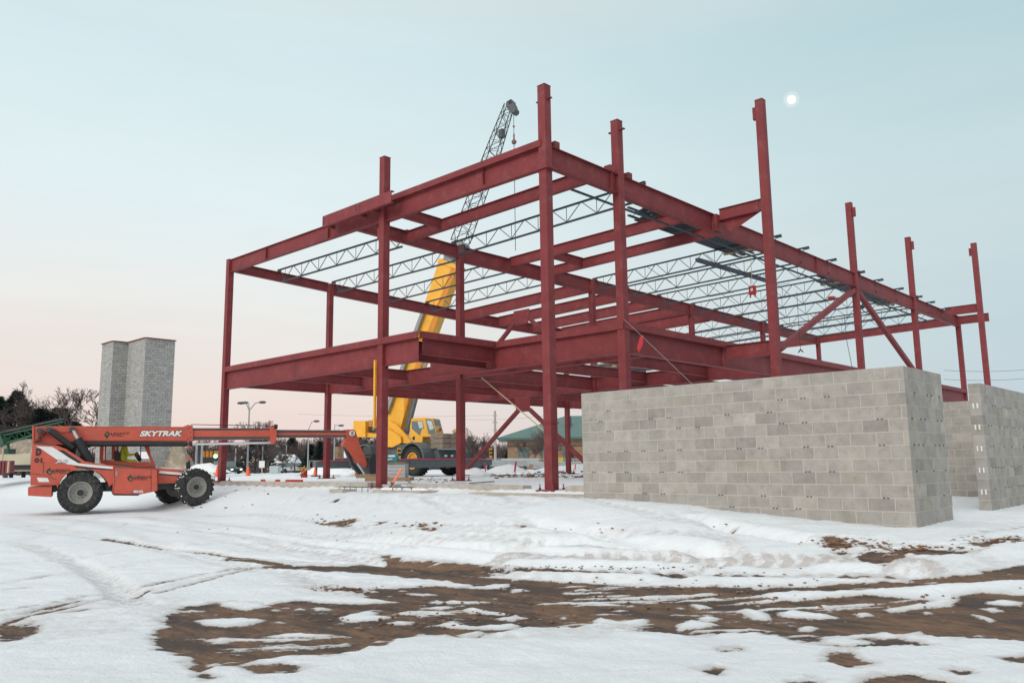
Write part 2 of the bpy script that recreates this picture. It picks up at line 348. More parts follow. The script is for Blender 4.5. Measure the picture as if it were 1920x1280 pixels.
# worn tyre lines: (points, half width m, strength)
LINES = [
 (Z2([(380, 215), (500, 235), (640, 255), (800, 270), (950, 300), (1050, 318), (1250, 340)]), .08, -.02),
 (Z2([(880, 290), (1000, 308), (1100, 325), (1500, 352), (1700, 372)]), .12, .02),
 (Z2([(0, 545), (90, 512), (200, 490), (330, 458), (440, 440), (560, 412)]), .035, .05), (Z2([(90, 500), (210, 470), (300, 452)]), .025, .04),
 (Z2([(560, 395), (620, 380), (660, 374)]), .03, .05), (Z2([(590, 422), (700, 395), (860, 352), (940, 325), (1020, 318)]), .03, .08), (Z2([(860, 335), (940, 320)]), .02, .04),
 (Z2([(250, 495), (330, 482)]), .02, .04), (Z2([(0, 388), (60, 380), (180, 356)]), .03, .10), (Z2([(20, 415), (100, 405)]), .03, .10),
 (Z2([(0, 155), (90, 168), (180, 185)]), .05, .12), (Z2([(0, 140), (120, 160), (260, 178)]), .03, .12), (Z2([(450, 175), (490, 155)]), .04, .10),
 (Z3([(0, 330), (260, 338), (500, 342), (900, 352), (1440, 352)]), .05, .03), (Z3([(860, 326), (1300, 330), (1420, 340)]), .03, .12),
 (Z2([(1190, 405), (1260, 402), (1330, 408), (1420, 430)]), .10, .12), (Z2([(1150, 398), (1250, 392)]), .08, .14),
]
# scattered brown earth thrown on the snow
SCAT = [(Z3([(1180, 215), (1230, 205), (1240, 240), (1300, 250), (1400, 250), (1450, 262), (1560, 262), (1700, 245), (1900, 212), (1920, 222), (1800, 240), (1640, 268), (1540, 282), (1440, 285), (1400, 298), (1300, 275), (1210, 280), (1240, 262), (1180, 240)])),
        Z2([(1185, 155), (1250, 155), (1230, 168)]), Z2([(1280, 148), (1340, 142), (1330, 158), (1290, 170), (1262, 165)]), Z2([(1370, 178), (1440, 155), (1420, 165)]), Z2([(1540, 172), (1570, 165), (1610, 175), (1615, 190), (1580, 182)]),
        Z2([(1250, 78), (1280, 68), (1270, 80)]), Z3([(800, 185), (820, 178), (822, 194)]), Z3([(20, 168), (50, 166), (40, 174)])]

def dense(lo, hi, step, far, g):
    a = list(np.arange(lo, hi + step, step)); s_ = step
    while a[-1] < far: s_ *= g; a.append(a[-1] + s_)
    return a
fr = dense(3.0, 14.5, .034, 900, 1.025)
lr = dense(0, 8.0, .04, 700, 1.045); lr = [-x for x in lr[::-1][:-1]] + lr
back = []; s_ = .1; q_ = 3.0
while q_ > -60: s_ *= 1.25; q_ -= s_; back.append(q_)
fr = np.array(back[::-1] + fr); lr = np.array(lr)
rv = np.array((RX.x, RX.y)); rv /= np.linalg.norm(rv); fv = np.array((RZ.x, RZ.y)); fv /= np.linalg.norm(fv)
FF, LL = np.meshgrid(fr, lr, indexing='ij')
GX = CP.x + FF * fv[0] + LL * rv[0]; GY = CP.y + FF * fv[1] + LL * rv[1]
def sdist(P, X, Y, closed=True):
    P = np.array(P); n = len(P); d = np.full(X.shape, 1e9); ins = np.zeros(X.shape, bool)
    for i in range(n if closed else n - 1):
        a = P[i]; b = P[(i + 1) % n]; e = b - a; wx = X - a[0]; wy = Y - a[1]
        t = np.clip((wx * e[0] + wy * e[1]) / (e @ e + 1e-12), 0, 1); d = np.minimum(d, np.hypot(wx - e[0] * t, wy - e[1] * t))
        if closed:
            c = ((a[1] > Y) != (b[1] > Y)); xx = a[0] + (Y - a[1]) * e[0] / (e[1] if abs(e[1]) > 1e-12 else 1e-12); ins ^= (c & (X < xx))
    return np.where(ins, -d, d) if closed else d
field = np.full(GX.shape, 2.0); near = (FF > 4) & (FF < 26) & (np.abs(LL) < 22)
X_ = GX[near]; Y_ = GY[near]; fl = np.full(X_.shape, 2.0)
# noise stretched along the road direction (roughly screen-right)
U_ = (X_ - CP.x) * rv[0] + (Y_ - CP.y) * rv[1]; V_ = (X_ - CP.x) * fv[0] + (Y_ - CP.y) * fv[1]
n1 = fbm(U_ * 1.6, V_ * 3.2, 5, 3) * .34; n2 = fbm(U_ * 5, V_ * 7, 3, 11) * .06
n4 = fbm(U_ * 9, V_ * 13, 4, 91) * .16
for k_, P in enumerate(DIRT):
    fl = np.minimum(fl, sdist([gp(*q) for q in P], X_, Y_) + n1 * (.75 if k_ == 0 else .35) + n2 * 1.3 + n4)
for P in SNOW:
    fl = np.maximum(fl, -(sdist([gp(*q) for q in P], X_, Y_) + n1 * .2 + n2 * .7 + .012))
for P, hw, st in LINES:
    fl = np.minimum(fl, sdist([gp(*q) for q in P], X_, Y_, False) - hw + st * .45 - .03 + np.abs(n2) * 1.6 + n1 * .22)
ns_ = fbm(U_ * 1.1, V_ * 8, 5, 61); ns2 = fbm(U_ * .5, V_ * .8, 3, 66)
fl = np.where(fl < 0, np.maximum(fl, (ns_ + ns2 * .8 - .25) * .5), fl)
fl = np.where(fl < 0, np.maximum(fl, (fbm(U_ * 3.5, V_ * 9, 5, 77) - .25) * .35), fl)
scat = np.full(X_.shape, 1.0)
for P in SCAT: scat = np.minimum(scat, sdist([gp(x, y, -1.35) for x, y in P], X_, Y_))
n3 = fbm(U_ * 4, V_ * 8, 5, 21)
fl = np.minimum(fl, np.where(scat < .5, .02 + np.maximum(scat, -.1) * .6 + n3 * .55 + .0, 2.))
field[near] = fl
Zg = base_h(GX, GY)
th = np.clip(field, 0, .3); snowt = .022 * (1 - np.exp(-th / .06))
Zg = Zg + snowt - .01
# gentle relief of the snow and soil
Un = (GX - CP.x) * rv[0] + (GY - CP.y) * rv[1]; Vn = (GX - CP.x) * fv[0] + (GY - CP.y) * fv[1]
fade = np.clip(1 - (FF - 60) / 60, 0, 1) * np.clip(field / .3, .15, 1)
Zg += fbm(Un * .35, Vn * .55, 4, 5) * .10 * fade + fbm(Un * 1.7, Vn * 3.2, 4, 9) * .06 * fade + fbm(Un * 9, Vn * 11, 3, 31) * .015 * np.clip(field / .2, .5, 1)
# wheel ruts pressed in the snow
RUT = [(Z3([(-900, 215), (-300, 265), (0, 295), (300, 300), (800, 312), (1200, 318), (1500, 330)]), .22, -.05), (Z3([(-900, 190), (-200, 235), (200, 262), (700, 285), (1100, 300)]), .15, -.035),
       (Z3([(0, 235), (300, 215), (500, 245), (800, 262)]), .14, -.05), (Z3([(660, 130), (760, 160), (850, 190), (1080, 220)]), .16, -.07), (Z3([(100, 150), (300, 190), (560, 238), (760, 256)]), .18, -.06),
       (Z3([(100, 170), (250, 200), (480, 232)]), .10, .05), (Z3([(700, 140), (900, 175), (1160, 205), (1400, 215)]), .14, .07), (Z3([(0, 322), (400, 328), (900, 345), (1400, 346)]), .06, .04),
       (Z3([(0, 352), (400, 360), (900, 376), (1300, 368), (1450, 364)]), .10, .06), (Z3([(950, 430), (1300, 425), (1500, 408), (1920, 385)]), .09, .06),
       (Z2([(0, 165), (500, 235), (900, 280), (1300, 300), (1900, 330)]), .12, -.03), (Z2([(0, 120), (600, 165), (1100, 215), (1900, 250)]), .18, -.05), (Z2([(-100, 130), (500, 195), (1100, 240), (1900, 275)]), .12, .04),
       (Z2([(280, 290), (340, 330), (400, 380), (470, 430)]), .18, -.03), (Z2([(500, 180), (900, 190), (1400, 235), (1900, 262)]), .1, .035)]
Zn = Zg[near]
grime = np.zeros(X_.shape)
def track(P, gauge, wd, dp, tread=.22, gr=.5, sym=True):
    """a pair of tyre prints pressed in the snow with cross treads"""
    global Zn, grime
    pts = np.array([gp(*q) for q in P]); seg_ = np.diff(pts, axis=0); Ls = np.hypot(seg_[:, 0], seg_[:, 1]); cum = np.concatenate([[0], np.cumsum(Ls)])
    best = np.full(X_.shape, 1e9); sv = np.zeros(X_.shape); side = np.zeros(X_.shape)
    for i in range(len(seg_)):
        wx = X_ - pts[i][0]; wy = Y_ - pts[i][1]; t = np.clip((wx * seg_[i][0] + wy * seg_[i][1]) / (Ls[i] ** 2), 0, 1); dx = wx - seg_[i][0] * t; dy = wy - seg_[i][1] * t; d_ = np.hypot(dx, dy); m_ = d_ < best
        best = np.where(m_, d_, best); sv = np.where(m_, cum[i] + t * Ls[i], sv); side = np.where(m_, np.sign(seg_[i][0] * dy - seg_[i][1] * dx), side)
    off = best * side + n2 * .5
    for g0 in ((-gauge / 2, gauge / 2) if gauge else (0,)):
        e = off - g0; k = 1 / (1 + np.exp((np.abs(e) - wd / 2) / .025)); wear = np.clip(.6 + fbm(sv * .5, e * 2, 3, int(abs(g0 * 10)) + 70) * 1.4, 0, 1)
        Zn += 1.0 * dp * k * wear + .2 * abs(dp) * np.exp(-((np.abs(e) - wd * .62) / .05) ** 2) * wear
        Zn += .009 * k * wear * np.sign(np.sin((sv + np.abs(e) * .7) * 2 * math.pi / tread)) * .8
        gr *= 1.9; grime = np.maximum(grime, k * gr * wear * (.5 + .5 * np.clip(np.sin((sv + np.abs(e) * .7) * 2 * math.pi / tread) * 2, -1, 1)) + k * gr * .35)
TRK = [(Z2([(-200, 20), (100, 70), (500, 118), (1000, 170), (1500, 210), (1920, 240), (2500, 262)]), 1.9, .34, -.035, .3, .22), (Z2([(400, 128), (620, 190), (900, 262), (1150, 310), (1420, 345)]), 1.6, .30, -.035, .28, .25),
       (Z2([(-200, 330), (150, 300), (520, 262), (900, 232), (1250, 200), (1500, 160)]), 0, .3, -.03, .26, .2), (Z3([(-200, 60), (100, 110), (420, 180), (760, 240), (1200, 290), (1500, 300)]), 1.7, .32, -.045, .3, .2), (Z3([(-800, 240), (-300, 285), (100, 312), (700, 332), (1200, 336)]), 0, .3, -.04, .24, .45),
       (Z3([(1920, 300), (1700, 318), (1560, 330), (1400, 322)]), 0, .3, -.03, .22, .3), (Z2([(-100, 640), (200, 590), (480, 560), (640, 520)]), 0, .3, -.02, .24, .18),
       (Z2([(-300, 70), (0, 95), (400, 140), (900, 200), (1400, 250), (1920, 290), (2400, 310)]), 1.9, .34, -.05, .3, .25), (Z2([(-200, 250), (100, 225), (300, 160), (420, 128)]), 0, .3, -.03, .24, .2),
       (Z2([(60, 235), (230, 285), (360, 345), (470, 420), (520, 470)]), 0, .42, -.03, .16, .42), (Z2([(-200, 120), (200, 170), (560, 250), (900, 330), (1200, 380), (1500, 400)]), 0, .3, -.03, .22, .3),
       (Z2([(-100, 395), (200, 360), (600, 300), (900, 262), (1300, 240), (1900, 235)]), 0, .3, -.022, .24, .16), (Z2([(-100, 520), (200, 470), (560, 405), (950, 325), (1300, 290)]), .32, .10, -.03, .2, .6),
       (Z3([(-300, 180), (0, 190), (350, 190), (560, 150), (700, 118)]), 0, .34, -.05, .3, .2), (Z3([(0, 300), (500, 306), (1000, 318), (1440, 322)]), .9, .32, -.03, .25, .55), (Z3([(1480, 370), (1540, 340), (1500, 318), (1380, 292), (1250, 270)]), 0, .38, -.03, .18, .5),
       (Z3([(100, 540), (300, 562), (560, 560), (700, 575)]), 0, .30, -.03, .22, .4), (Z2([(1060, 340), (1180, 395), (1330, 430)]), 0, .4, -.02, .18, .5), (Z3([(1700, 208), (1800, 190), (1920, 172)]), 0, .14, -.03, .28, .8), (Z2([(1500, 568), (1920, 590)]), 0, .25, -.02, .2, .4)]
for T_ in TRK: track(*T_)
for P, g_ in ((Z2([(-100, 520), (200, 470), (480, 430), (700, 440), (640, 520), (560, 560), (200, 590), (-100, 600)]), .55), (Z2([(1060, 360), (1300, 380), (1480, 400), (1440, 450), (1150, 430), (1000, 400)]), .5), (Z3([(-900, 300), (0, 310), (500, 322), (1000, 330), (1450, 340), (1450, 352), (0, 340), (-900, 325)]), .7),
             (Z3([(660, 600), (860, 600), (900, 640), (820, 720), (700, 720), (690, 650)]), .35), (Z3([(0, 545), (500, 560), (560, 580), (300, 598), (0, 600)]), .6), (Z3([(1700, 90 + 350), (1920, 400), (1920, 430), (1560, 470)]), .5), (Z2([(0, 150), (250, 180), (500, 230), (480, 245), (0, 170)]), .5)):
    sd_ = sdist([gp(*q) for q in P], X_, Y_); grime = np.maximum(grime, g_ * np.clip(.5 - sd_ / .35 + n1 * 2.5, 0, 1) * np.clip(.55 + n3 * 2.2, 0, 1))
for P, wd, dp in RUT:
    d = sdist([gp(x, y, -1.45) for x, y in P], X_, Y_, False) + n2 * .6
    Zn += (1.9 if dp < 0 else .35) * dp * np.exp(-(d / wd) ** 2) * (1 + n1 * 2.2)
# loose chunky edge ridges
ridge = np.exp(-((fl - .07) / .05) ** 2); Zn += ridge * (np.abs(fbm(U_ * 7, V_ * 7, 3, 41)) * .045)
# churned snow bank by the foundation and telehandler
bank = np.exp(-((Y_ + 1.6) / 1.6) ** 2) * (X_ < 3.5); Zn += bank * fbm(U_ * 2.6, V_ * 3, 5, 51) * .2 * smooth((-Y_ - .7) / 1.0)
Zg[near] = Zn
nv = GX.size; verts = np.stack([GX.ravel(), GY.ravel(), Zg.ravel()], 1)
ni, nj = GX.shape; idx = np.arange(nv).reshape(ni, nj)
quads = np.stack([idx[:-1, :-1], idx[:-1, 1:], idx[1:, 1:], idx[1:, :-1]], -1).reshape(-1, 4)
me = bpy.data.meshes.new('snow_ground'); me.vertices.add(nv); me.vertices.foreach_set('co', verts.astype(np.float32).ravel())
nf = len(quads); me.loops.add(nf * 4); me.loops.foreach_set('vertex_index', quads.astype(np.int32).ravel())
me.polygons.add(nf); me.polygons.foreach_set('loop_start', np.arange(0, nf * 4, 4, dtype=np.int32)); me.polygons.foreach_set('loop_total', np.full(nf, 4, np.int32))
me.polygons.foreach_set('use_smooth', np.ones(nf, bool)); me.update()
gf = np.zeros(GX.shape); gf[near] = grime; ga_ = me.attributes.new('grime', 'FLOAT', 'POINT'); ga_.data.foreach_set('value', gf.astype(np.float32).ravel())
fa = me.attributes.new('cover', 'FLOAT', 'POINT'); fa.data.foreach_set('value', field.astype(np.float32).ravel())
go = bpy.data.objects.new('ground', me); C.objects.link(go); tag(go, kind='structure')
GXf = GX; 
def ground_mat():
    m = bpy.data.materials.new('snow_and_soil'); m.use_nodes = True; t = m.node_tree; n = t.nodes; l = t.links; b = n['Principled BSDF']
    tcn = n.new('ShaderNodeTexCoord'); P = tcn.outputs['Object']
    def noise(scale, det=5, rough=.6, vec=None):
        q = n.new('ShaderNodeTexNoise'); q.inputs['Scale'].default_value = scale; q.inputs['Detail'].default_value = det; q.inputs['Roughness'].default_value = rough; l.new(vec or P, q.inputs[0]); return q.outputs[0]
    def rng(src, a, b_, c, d):
        q = n.new('ShaderNodeMapRange'); 
        for i, v in enumerate((a, b_, c, d)): q.inputs[i + 1].default_value = v
        l.new(src, q.inputs[0]); return q.outputs[0]
    def mixc(f, a, b_):
        q = n.new('ShaderNodeMix'); q.data_type = 'RGBA'; l.new(f, q.inputs[0])
        for i, v in ((6, a), (7, b_)):
            if isinstance(v, tuple): q.inputs[i].default_value = v
            else: l.new(v, q.inputs[i])
        return q.outputs[2]
    def add(a, b_):
        q = n.new('ShaderNodeMath'); q.operation = 'ADD'; l.new(a, q.inputs[0]); l.new(b_, q.inputs[1]); return q.outputs[0]
    mpn = n.new('ShaderNodeMapping'); mpn.inputs['Rotation'].default_value = (0, 0, -R(43.5)); mpn.inputs['Scale'].default_value = (.8, 2.6, 1); l.new(P, mpn.inputs[0])
    av = n.new('ShaderNodeAttribute'); av.attribute_name = 'cover'
    edge = add(av.outputs['Fac'], rng(noise(22, 4, .6), .25, .75, -.022, .022))
    snowm = rng(edge, -.012, .014, 0, 1)
    streak = noise(5.5, 10, .88, mpn.outputs[0]); patch = noise(.7, 7, .7, mpn.outputs[0]); grain = noise(120, 4, .8)
    soil = mixc(rng(streak, .38, .62, 0, 1), (.28, .168, .102, 1), (.085, .060, .050, 1))
    soil = mixc(rng(patch, .46, .56, 0, .75), soil, (.058, .051, .050, 1))
    soil = mixc(rng(grain, .52, .72, 0, .5), soil, (.03, .026, .026, 1))
    soil = mixc(rng(noise(75, 3, .7), .60, .74, 0, .35), soil, (.36, .31, .27, 1))
    snow = mixc(rng(noise(1.1, 6, .65), .3, .7, 0, 1), (.85, .885, .91, 1), (.81, .86, .895, 1))
    thin = rng(av.outputs['Fac'], .0, .09, .75, 0)
    snow = mixc(thin, snow, (.50, .46, .43, 1))
    ag = n.new('ShaderNodeAttribute'); ag.attribute_name = 'grime'; gm = n.new('ShaderNodeMath'); gm.operation = 'MULTIPLY'; l.new(ag.outputs['Fac'], gm.inputs[0]); l.new(rng(noise(9, 7, .8), .35, .62, 0, 1.1), gm.inputs[1])
    snow = mixc(gm.outputs[0], snow, (.56, .53, .51, 1))
    # faint ground-in dirt along the wheel-worn strip and dust specks
    spk = rng(noise(7, 8, .8, mpn.outputs[0]), .66, .8, 0, .35); snow = mixc(spk, snow, (.42, .35, .31, 1))
    l.new(mixc(snowm, soil, snow), b.inputs['Base Color'])
    ro = n.new('ShaderNodeMapRange'); ro.inputs[3].default_value = .85; ro.inputs[4].default_value = .6; l.new(snowm, ro.inputs[0]); l.new(ro.outputs[0], b.inputs['Roughness'])
    b.inputs['Specular IOR Level'].default_value = .25
    bp = n.new('ShaderNodeBump'); bp.inputs['Strength'].default_value = .7; bp.inputs['Distance'].default_value = .04
    hh = add(noise(14, 7, .7), rng(snowm, 0, 1, 0, .6)); l.new(hh, bp.inputs['Height'])
    bp2 = n.new('ShaderNodeBump'); bp2.inputs['Strength'].default_value = .5; bp2.inputs['Distance'].default_value = .012; l.new(noise(60, 5, .7), bp2.inputs['Height']); l.new(bp.outputs[0], bp2.inputs['Normal'])
    l.new(bp2.outputs[0], b.inputs['Normal'])
    return m
me.materials.append(ground_mat())

# moon in the sky
mo = MB(); mo.ball((0, 0, 0), 1, 32)
mm_ = mat('moon_surface', (.9, .85, .8), .9, emit=(1, .96, .9), estr=1.4, var=.1)
moon = mo.build('moon', mm_, smooth=True); moon.location = at(1484, 187, 3000); moon.scale = (14.5,) * 3
tag(moon, 'round bright full moon in the pale sky upper right', 'moon')

# ------------------------------------------------------------ steel building frame
ZR, ZF = 8.7, 4.1
bf = thing('building_frame', (-9, 20, -.7), 'two storey red primed steel building frame with columns, girders and open joists', 'steel frame')
COLW = .27
def column(u, v, z0, z1, wd=COLW, plate=True, cap=True):
    X = -u; m = MB().box(X - wd / 2, X + wd / 2, v - wd / 2, v + wd / 2, z0, z1)
    if cap: m.box(X - wd / 2 - .012, X + wd / 2 + .012, v - wd / 2 - .012, v + wd / 2 + .012, z1, z1 + .02)
    c = sub(m.build('column', RED, bf, bevel=.012))
    if plate:
        q = MB().box(X - .3, X + .3, v - .3, v + .3, z0 - .035, z0 - .003)
        for a in (-.22, .22):
            for b in (-.22, .22): q.tube((X + a, v + b, z0 - .003), (X + a, v + b, z0 + .14), .016, n=6); q.tube((X + a, v + b, z0 - .003), (X + a, v + b, z0 + .05), .035, n=6)
        q.build('base_plate', RED, c)
    return c
def lugs(u, v, z, par, d=.13):   # small connection plates
    X = -u
    for a, b in ((X - COLW / 2 - d, X - COLW / 2 - .002), (X + COLW / 2 + .002, X + COLW / 2 + d)): MB().box(a, b, v - .05, v + .05, z, z + .03).build('lug', RED, par)
cC0 = column(0, 0, -.70, 10.5)
lugs(0, 0, 10.08, cC0)
MB().box(-.27, .27, -.20, .20, 8.02, 8.045).build('seat_plate', RED, cC0)
MB().box(-.155, .155, -.155, .155, 1.02, 1.05).build('splice_ring', RED, cC0)
cC1 = column(7.25, 0, -.68, 10.4)
MB().box(-7.25 - .26, -7.25 - .137, -.1, .1, 7.55, 7.95).build('bracket', RED, cC1)
column(18, 0, -.56, 8.79, .25)
cR = column(0, 3.44, -.6, 10.52)
lugs(0, 3.44, 10.2, cR, .16)
column(18, 5.08, -.56, 8.52, .24, cap=False); column(8.97, 5.08, -.62, 8.56, .25, cap=False)
for v in (13.6, 22.5, 31, 39.4):
    column(18, v, -.6, 8.28, .25, cap=False); column(8.97, v, -.6, 8.55, .25, cap=False)
column(0, 13.6, -.6, 12.1); column(0, 22.5, -.6, 12.25); column(0, 31, -.6, 12.2); column(0, 39.4, -.6, 8.74)
column(-2.0, 9.32, -.8, 12.5, .28); column(-2.0, 36.4, -.8, 12.5, .28)
for (u, v, z) in ((-2.0, 9.32, 12.2), (0, 22.5, 11.9), (0, 31, 11.85), (-2.0, 36.4, 12.15)):
    X = -u; sgn = 1 if v in (22.5, 31) else -1
    MB().box(X + sgn * .15, X + sgn * .28, v - .06, v + .06, z - .35, z + .1).build('top_bracket', RED, bf)
def beam(p0, p1, h=.45, w=.2, name='beam', m=RED):
    return MB().ibeam(p0, p1, h, w).build(name, m, bf)
g = .155
# roof: front line, split at the middle column; lip angle on the right part
beam((-18 + g, 0, 8.78), (-7.25 - .3, 0, 8.72), .55, .18); beam((-7.25 + g, 0, 8.72), (-g, 0, 8.70), .62, .2)
MB().ibeam((-7.25 - .30, .0, 8.715), (-7.25 - g, 0, 8.715), .56, .2).build('beam', RED, bf)
MB().box(-7.08, -.02, -.17, -.14, 8.705, 8.90).box(-7.08, -.16, -.14, -.04, 8.722, 8.735).build('edge_angle', RED, bf)
ch = MB().box(-10.05, -6.1, -.62, -.60, 8.42, 8.82).box(-10.05, -6.1, -.60, -.48, 8.80, 8.82).box(-10.05, -6.1, -.60, -.48, 8.42, 8.44)
sub(ch.build('fascia_channel', RED, bf))
for u in (10.0, 8.1, 7.4): beam((-u, -.59, 8.79 if u > 9 else 8.78), (-u, -.105, 8.79 if u > 9 else 8.78), .34, .12)
# roof: lines running back
def run(u, zs, vs, h, w):
    for i in range(len(vs) - 1): beam((-u, vs[i] + .14, zs[i]), (-u, vs[i + 1] - .14, zs[i + 1]), h[i], w)
run(18, [8.72, 8.54, 8.30, 8.26, 8.26, 8.26], [0, 5.08, 13.6, 22.5, 31, 39.4], [.42, .55, .6, .6, .6], .19)
run(8.97, [8.70, 8.57, 8.56, 8.56, 8.56, 8.56], [0, 5.08, 13.6, 22.5, 31, 39.4], [.48, .62, .62, .62, .62], .2)
run(0, [8.76, 8.76, 8.76, 8.76, 8.76, 8.76], [0, 3.44, 13.6, 22.5, 31, 39.4], [.62, .68, .68, .68, .68], .21)
for (X, v) in ((-.0, .42), (0, 3.0), (0, 3.95), (0, 22.95), (0, 31.5)):
    MB().box(X - .12, X + .12, v - .12, v + .08, 8.763, 8.95).build('seat_stub', RED, bf)
MB().box(.105, .20, 9.1, 9.5, 8.12, 8.74).build('moment_plate', RED, bf)
for v in (2.3, 7.9, 10.38): beam((-8.97 + .12, v, 8.60), (-.12, v, 8.74), .42, .17)
beam((-6.9, .12, 8.68), (-6.9, 2.2, 8.64), .36, .15); beam((-6.9, 8.0, 8.64), (-6.9, 10.28, 8.64), .36, .15)
for v in (13.6, 16.4, 19.3, 22.0, 24.6): beam((-18 + .13, v, 8.30), (-8.97 - .13, v, 8.52), .55 if v < 23 else .65, .19)
beam((-18 + .13, 39.4, 8.45), (-8.97 - .13, 39.4, 8.52), .5, .19); beam((-8.97 + .13, 39.4, 8.55), (-.13, 39.4, 8.74), .5, .19); beam((.13, 39.4, 8.74), (1.75, 39.4, 8.74), .5, .19)
# outriggers to the outer columns
sub(MB().ibeam((.2, 9.32, 8.95), (1.83, 9.32, 8.95), .42, .15).build('outrigger', RED, bf))
MB().prism([(.12, 9.42, 8.6), (.55, 9.42, 8.05), (1.84, 9.42, 8.6)], (0, .02, 0)).build('gusset', RED, bf)
MB().ibeam((.12, 36.4, 8.9), (1.83, 36.4, 8.9), .5, .15).build('outrigger', RED, bf)
MB().ibeam((.2, 9.32, 3.98), (1.83, 9.32, 3.98), .5, .2).build('outrigger', RED, bf)
# ---- floor
def eplate(p0, p1, z0, z1, n):    # pour stop: bent plate on the slab edge
    p0 = Vector(p0); p1 = Vector(p1); n = Vector(n); d = (p1 - p0).normalized(); L = (p1 - p0).length; m = (p0 + p1) / 2
    mb = MB().obox((m.x, m.y, (z0 + z1) / 2), d * L / 2, n * .008, (0, 0, (z1 - z0) / 2))
    mb.obox((m.x, m.y, z0 + .008) + Vector() if False else Vector((m.x, m.y, z0 + .008)) - n * .07, d * L / 2, n * .06, (0, 0, .008)); return mb.build('edge_plate', RED, bf)
beam((-18 + .13, 0, 3.92), (-7.25 - .14, 0, 3.92), .72, .2); beam((-7.25 + .14, 0, 3.92), (-5.42, 0, 3.92), .72, .2)
eplate((-17.9, -.165, 0), (-5.3, -.165, 0), 3.9235, 4.14, (0, -1, 0))
beam((-5.38, .11, 3.92), (-5.38, 3.3, 3.92), .5, .2); eplate((-5.22, -.14, 0), (-5.22, 3.28, 0), 3.9235, 4.14, (1, 0, 0)); beam((-5.75, .12, 3.90), (-5.75, 3.3, 3.90), .66, .16)
beam((-8.85, 3.44, 3.92), (-.15, 3.44, 3.92), .72, .2); eplate((-5.2, 3.28, 0), (.12, 3.28, 0), 3.9235, 4.14, (0, -1, 0))
beam((0, 3.6, 3.92), (0, 39.3, 3.92), .70, .22); eplate((.165, 3.3, 0), (.165, 39.4, 0), 3.9235, 4.14, (1, 0, 0))
for i, v in enumerate((5.08, 13.6, 22.5, 31, 39.4)):
    beam((-18 + .13, v, 3.88), (-8.97 - .13, v, 3.88), .6, .2); beam((-8.97 + .13, v, 3.88), (-.13, v, 3.88), .6, .2)
vv = [0, 5.08, 13.6, 22.5, 31, 39.4]
for i in range(5):
    a, b = vv[i], vv[i + 1]
    beam((-18, a + .14, 3.88), (-18, b - .14, 3.88), .55, .2)
    if i > 0: beam((-8.97, a + .14, 3.88), (-8.97, b - .14, 3.88), .6, .2)
    for u in (15.2, 12.1): beam((-u, a + .12, 3.86), (-u, b - .12, 3.86), .42, .16)
    for u in (6.0, 3.0):
        a2 = a if i > 0 else 3.44; beam((-u, a2 + .12, 3.86), (-u, b - .12, 3.86), .42, .16)
# braces
def brace(p0, p1, wd=.18): MB().bar(p0, p1, wd, wd).build('brace', RED, bf, bevel=.01)
ax = -13.45
brace((ax - .35, 13.6, 2.65), (-17.75, 13.6, -.35)); brace((ax + .35, 13.6, 2.65), (-9.2, 13.6, -.35))
brace((ax - .35, 13.6, 7.3), (-17.75, 13.6, 4.15)); brace((ax + .35, 13.6, 7.3), (-9.2, 13.6, 4.15))
for z in (3.28, 7.73): MB().prism([(ax - .55, 13.5, z - .01), (ax + .55, 13.5, z - .01), (ax + .45, 13.5, z - .75), (ax - .45, 13.5, z - .75)], (0, .02, 0)).build('gusset', RED, bf)
brace((0, 22.2, 7.9), (0, 13.9, 4.3), .22); brace((0, 22.8, 7.9), (0, 30.8, 4.3), .22)
def bolts(pts, r_=.018):
    for p_, n_ in pts: p_ = Vector(p_); n_ = Vector(n_); MB().tube(p_, p_ + n_ * .02, r_, n=6).build('bolt', DGR, bf)
bolts([((1.72, 9.32 - .017, 8.86 - k * .085), (0, -1, 0)) for k in range(4)]); bolts([((1.72, 9.32 - .017, 3.88 - k * .085), (0, -1, 0)) for k in range(4)])
bolts([((-9.95, -.622, 8.74 - k * .08), (0, -1, 0)) for k in range(3)] + [((-8.05, -.622, 8.76 - k * .07), (0, -1, 0)) for k in range(3)] + [((-7.85, -.622, 8.7), (0, -1, 0)), ((-7.85, -.622, 8.56), (0, -1, 0))])
bolts([((-5.35, .2, 3.8 - k * .08), (1, 0, 0)) for k in range(5)])
for u, zt, dp_ in ((12.6, 3.92, .72), (9.0, 3.92, .72)): bolts([((-u, -.017, zt - .18 - .2 * j), (0, -1, 0)) for j in range(3)], .012)
for v, zt in ((13.6, 8.76), (22.5, 8.76), (31, 8.76)):
    for s_ in (-1, 1): bolts([((.017, v + s_ * .22, zt - .12 - k * .13), (1, 0, 0)) for k in range(3)], .016)
for v in (5.08, 13.6, 22.5): 
    for s_ in (-1, 1): bolts([((-8.97 + .017, v + s_ * .22, 8.42 - k * .09), (1, 0, 0)) for k in range(3)], .014)
for x_, v_, zt, h_ in ((0, 9.1, 8.76, .68), (0, 18.0, 8.76, .68), (0, 3.0, 8.76, .62), (0, 13.2, 3.92, .7), (0, 9.3, 3.92, .7)):
    MB().box(x_ + .007, x_ + .10, v_ - .006, v_ + .006, zt - h_ + .02, zt - .02).build('stiffener', RED, bf)
for x_ in (-14.9, -10.5, -2.4): MB().box(x_ - .006, x_ + .006, -.095, -.007, 8.75 - .53, 8.70).build('stiffener', RED, bf)
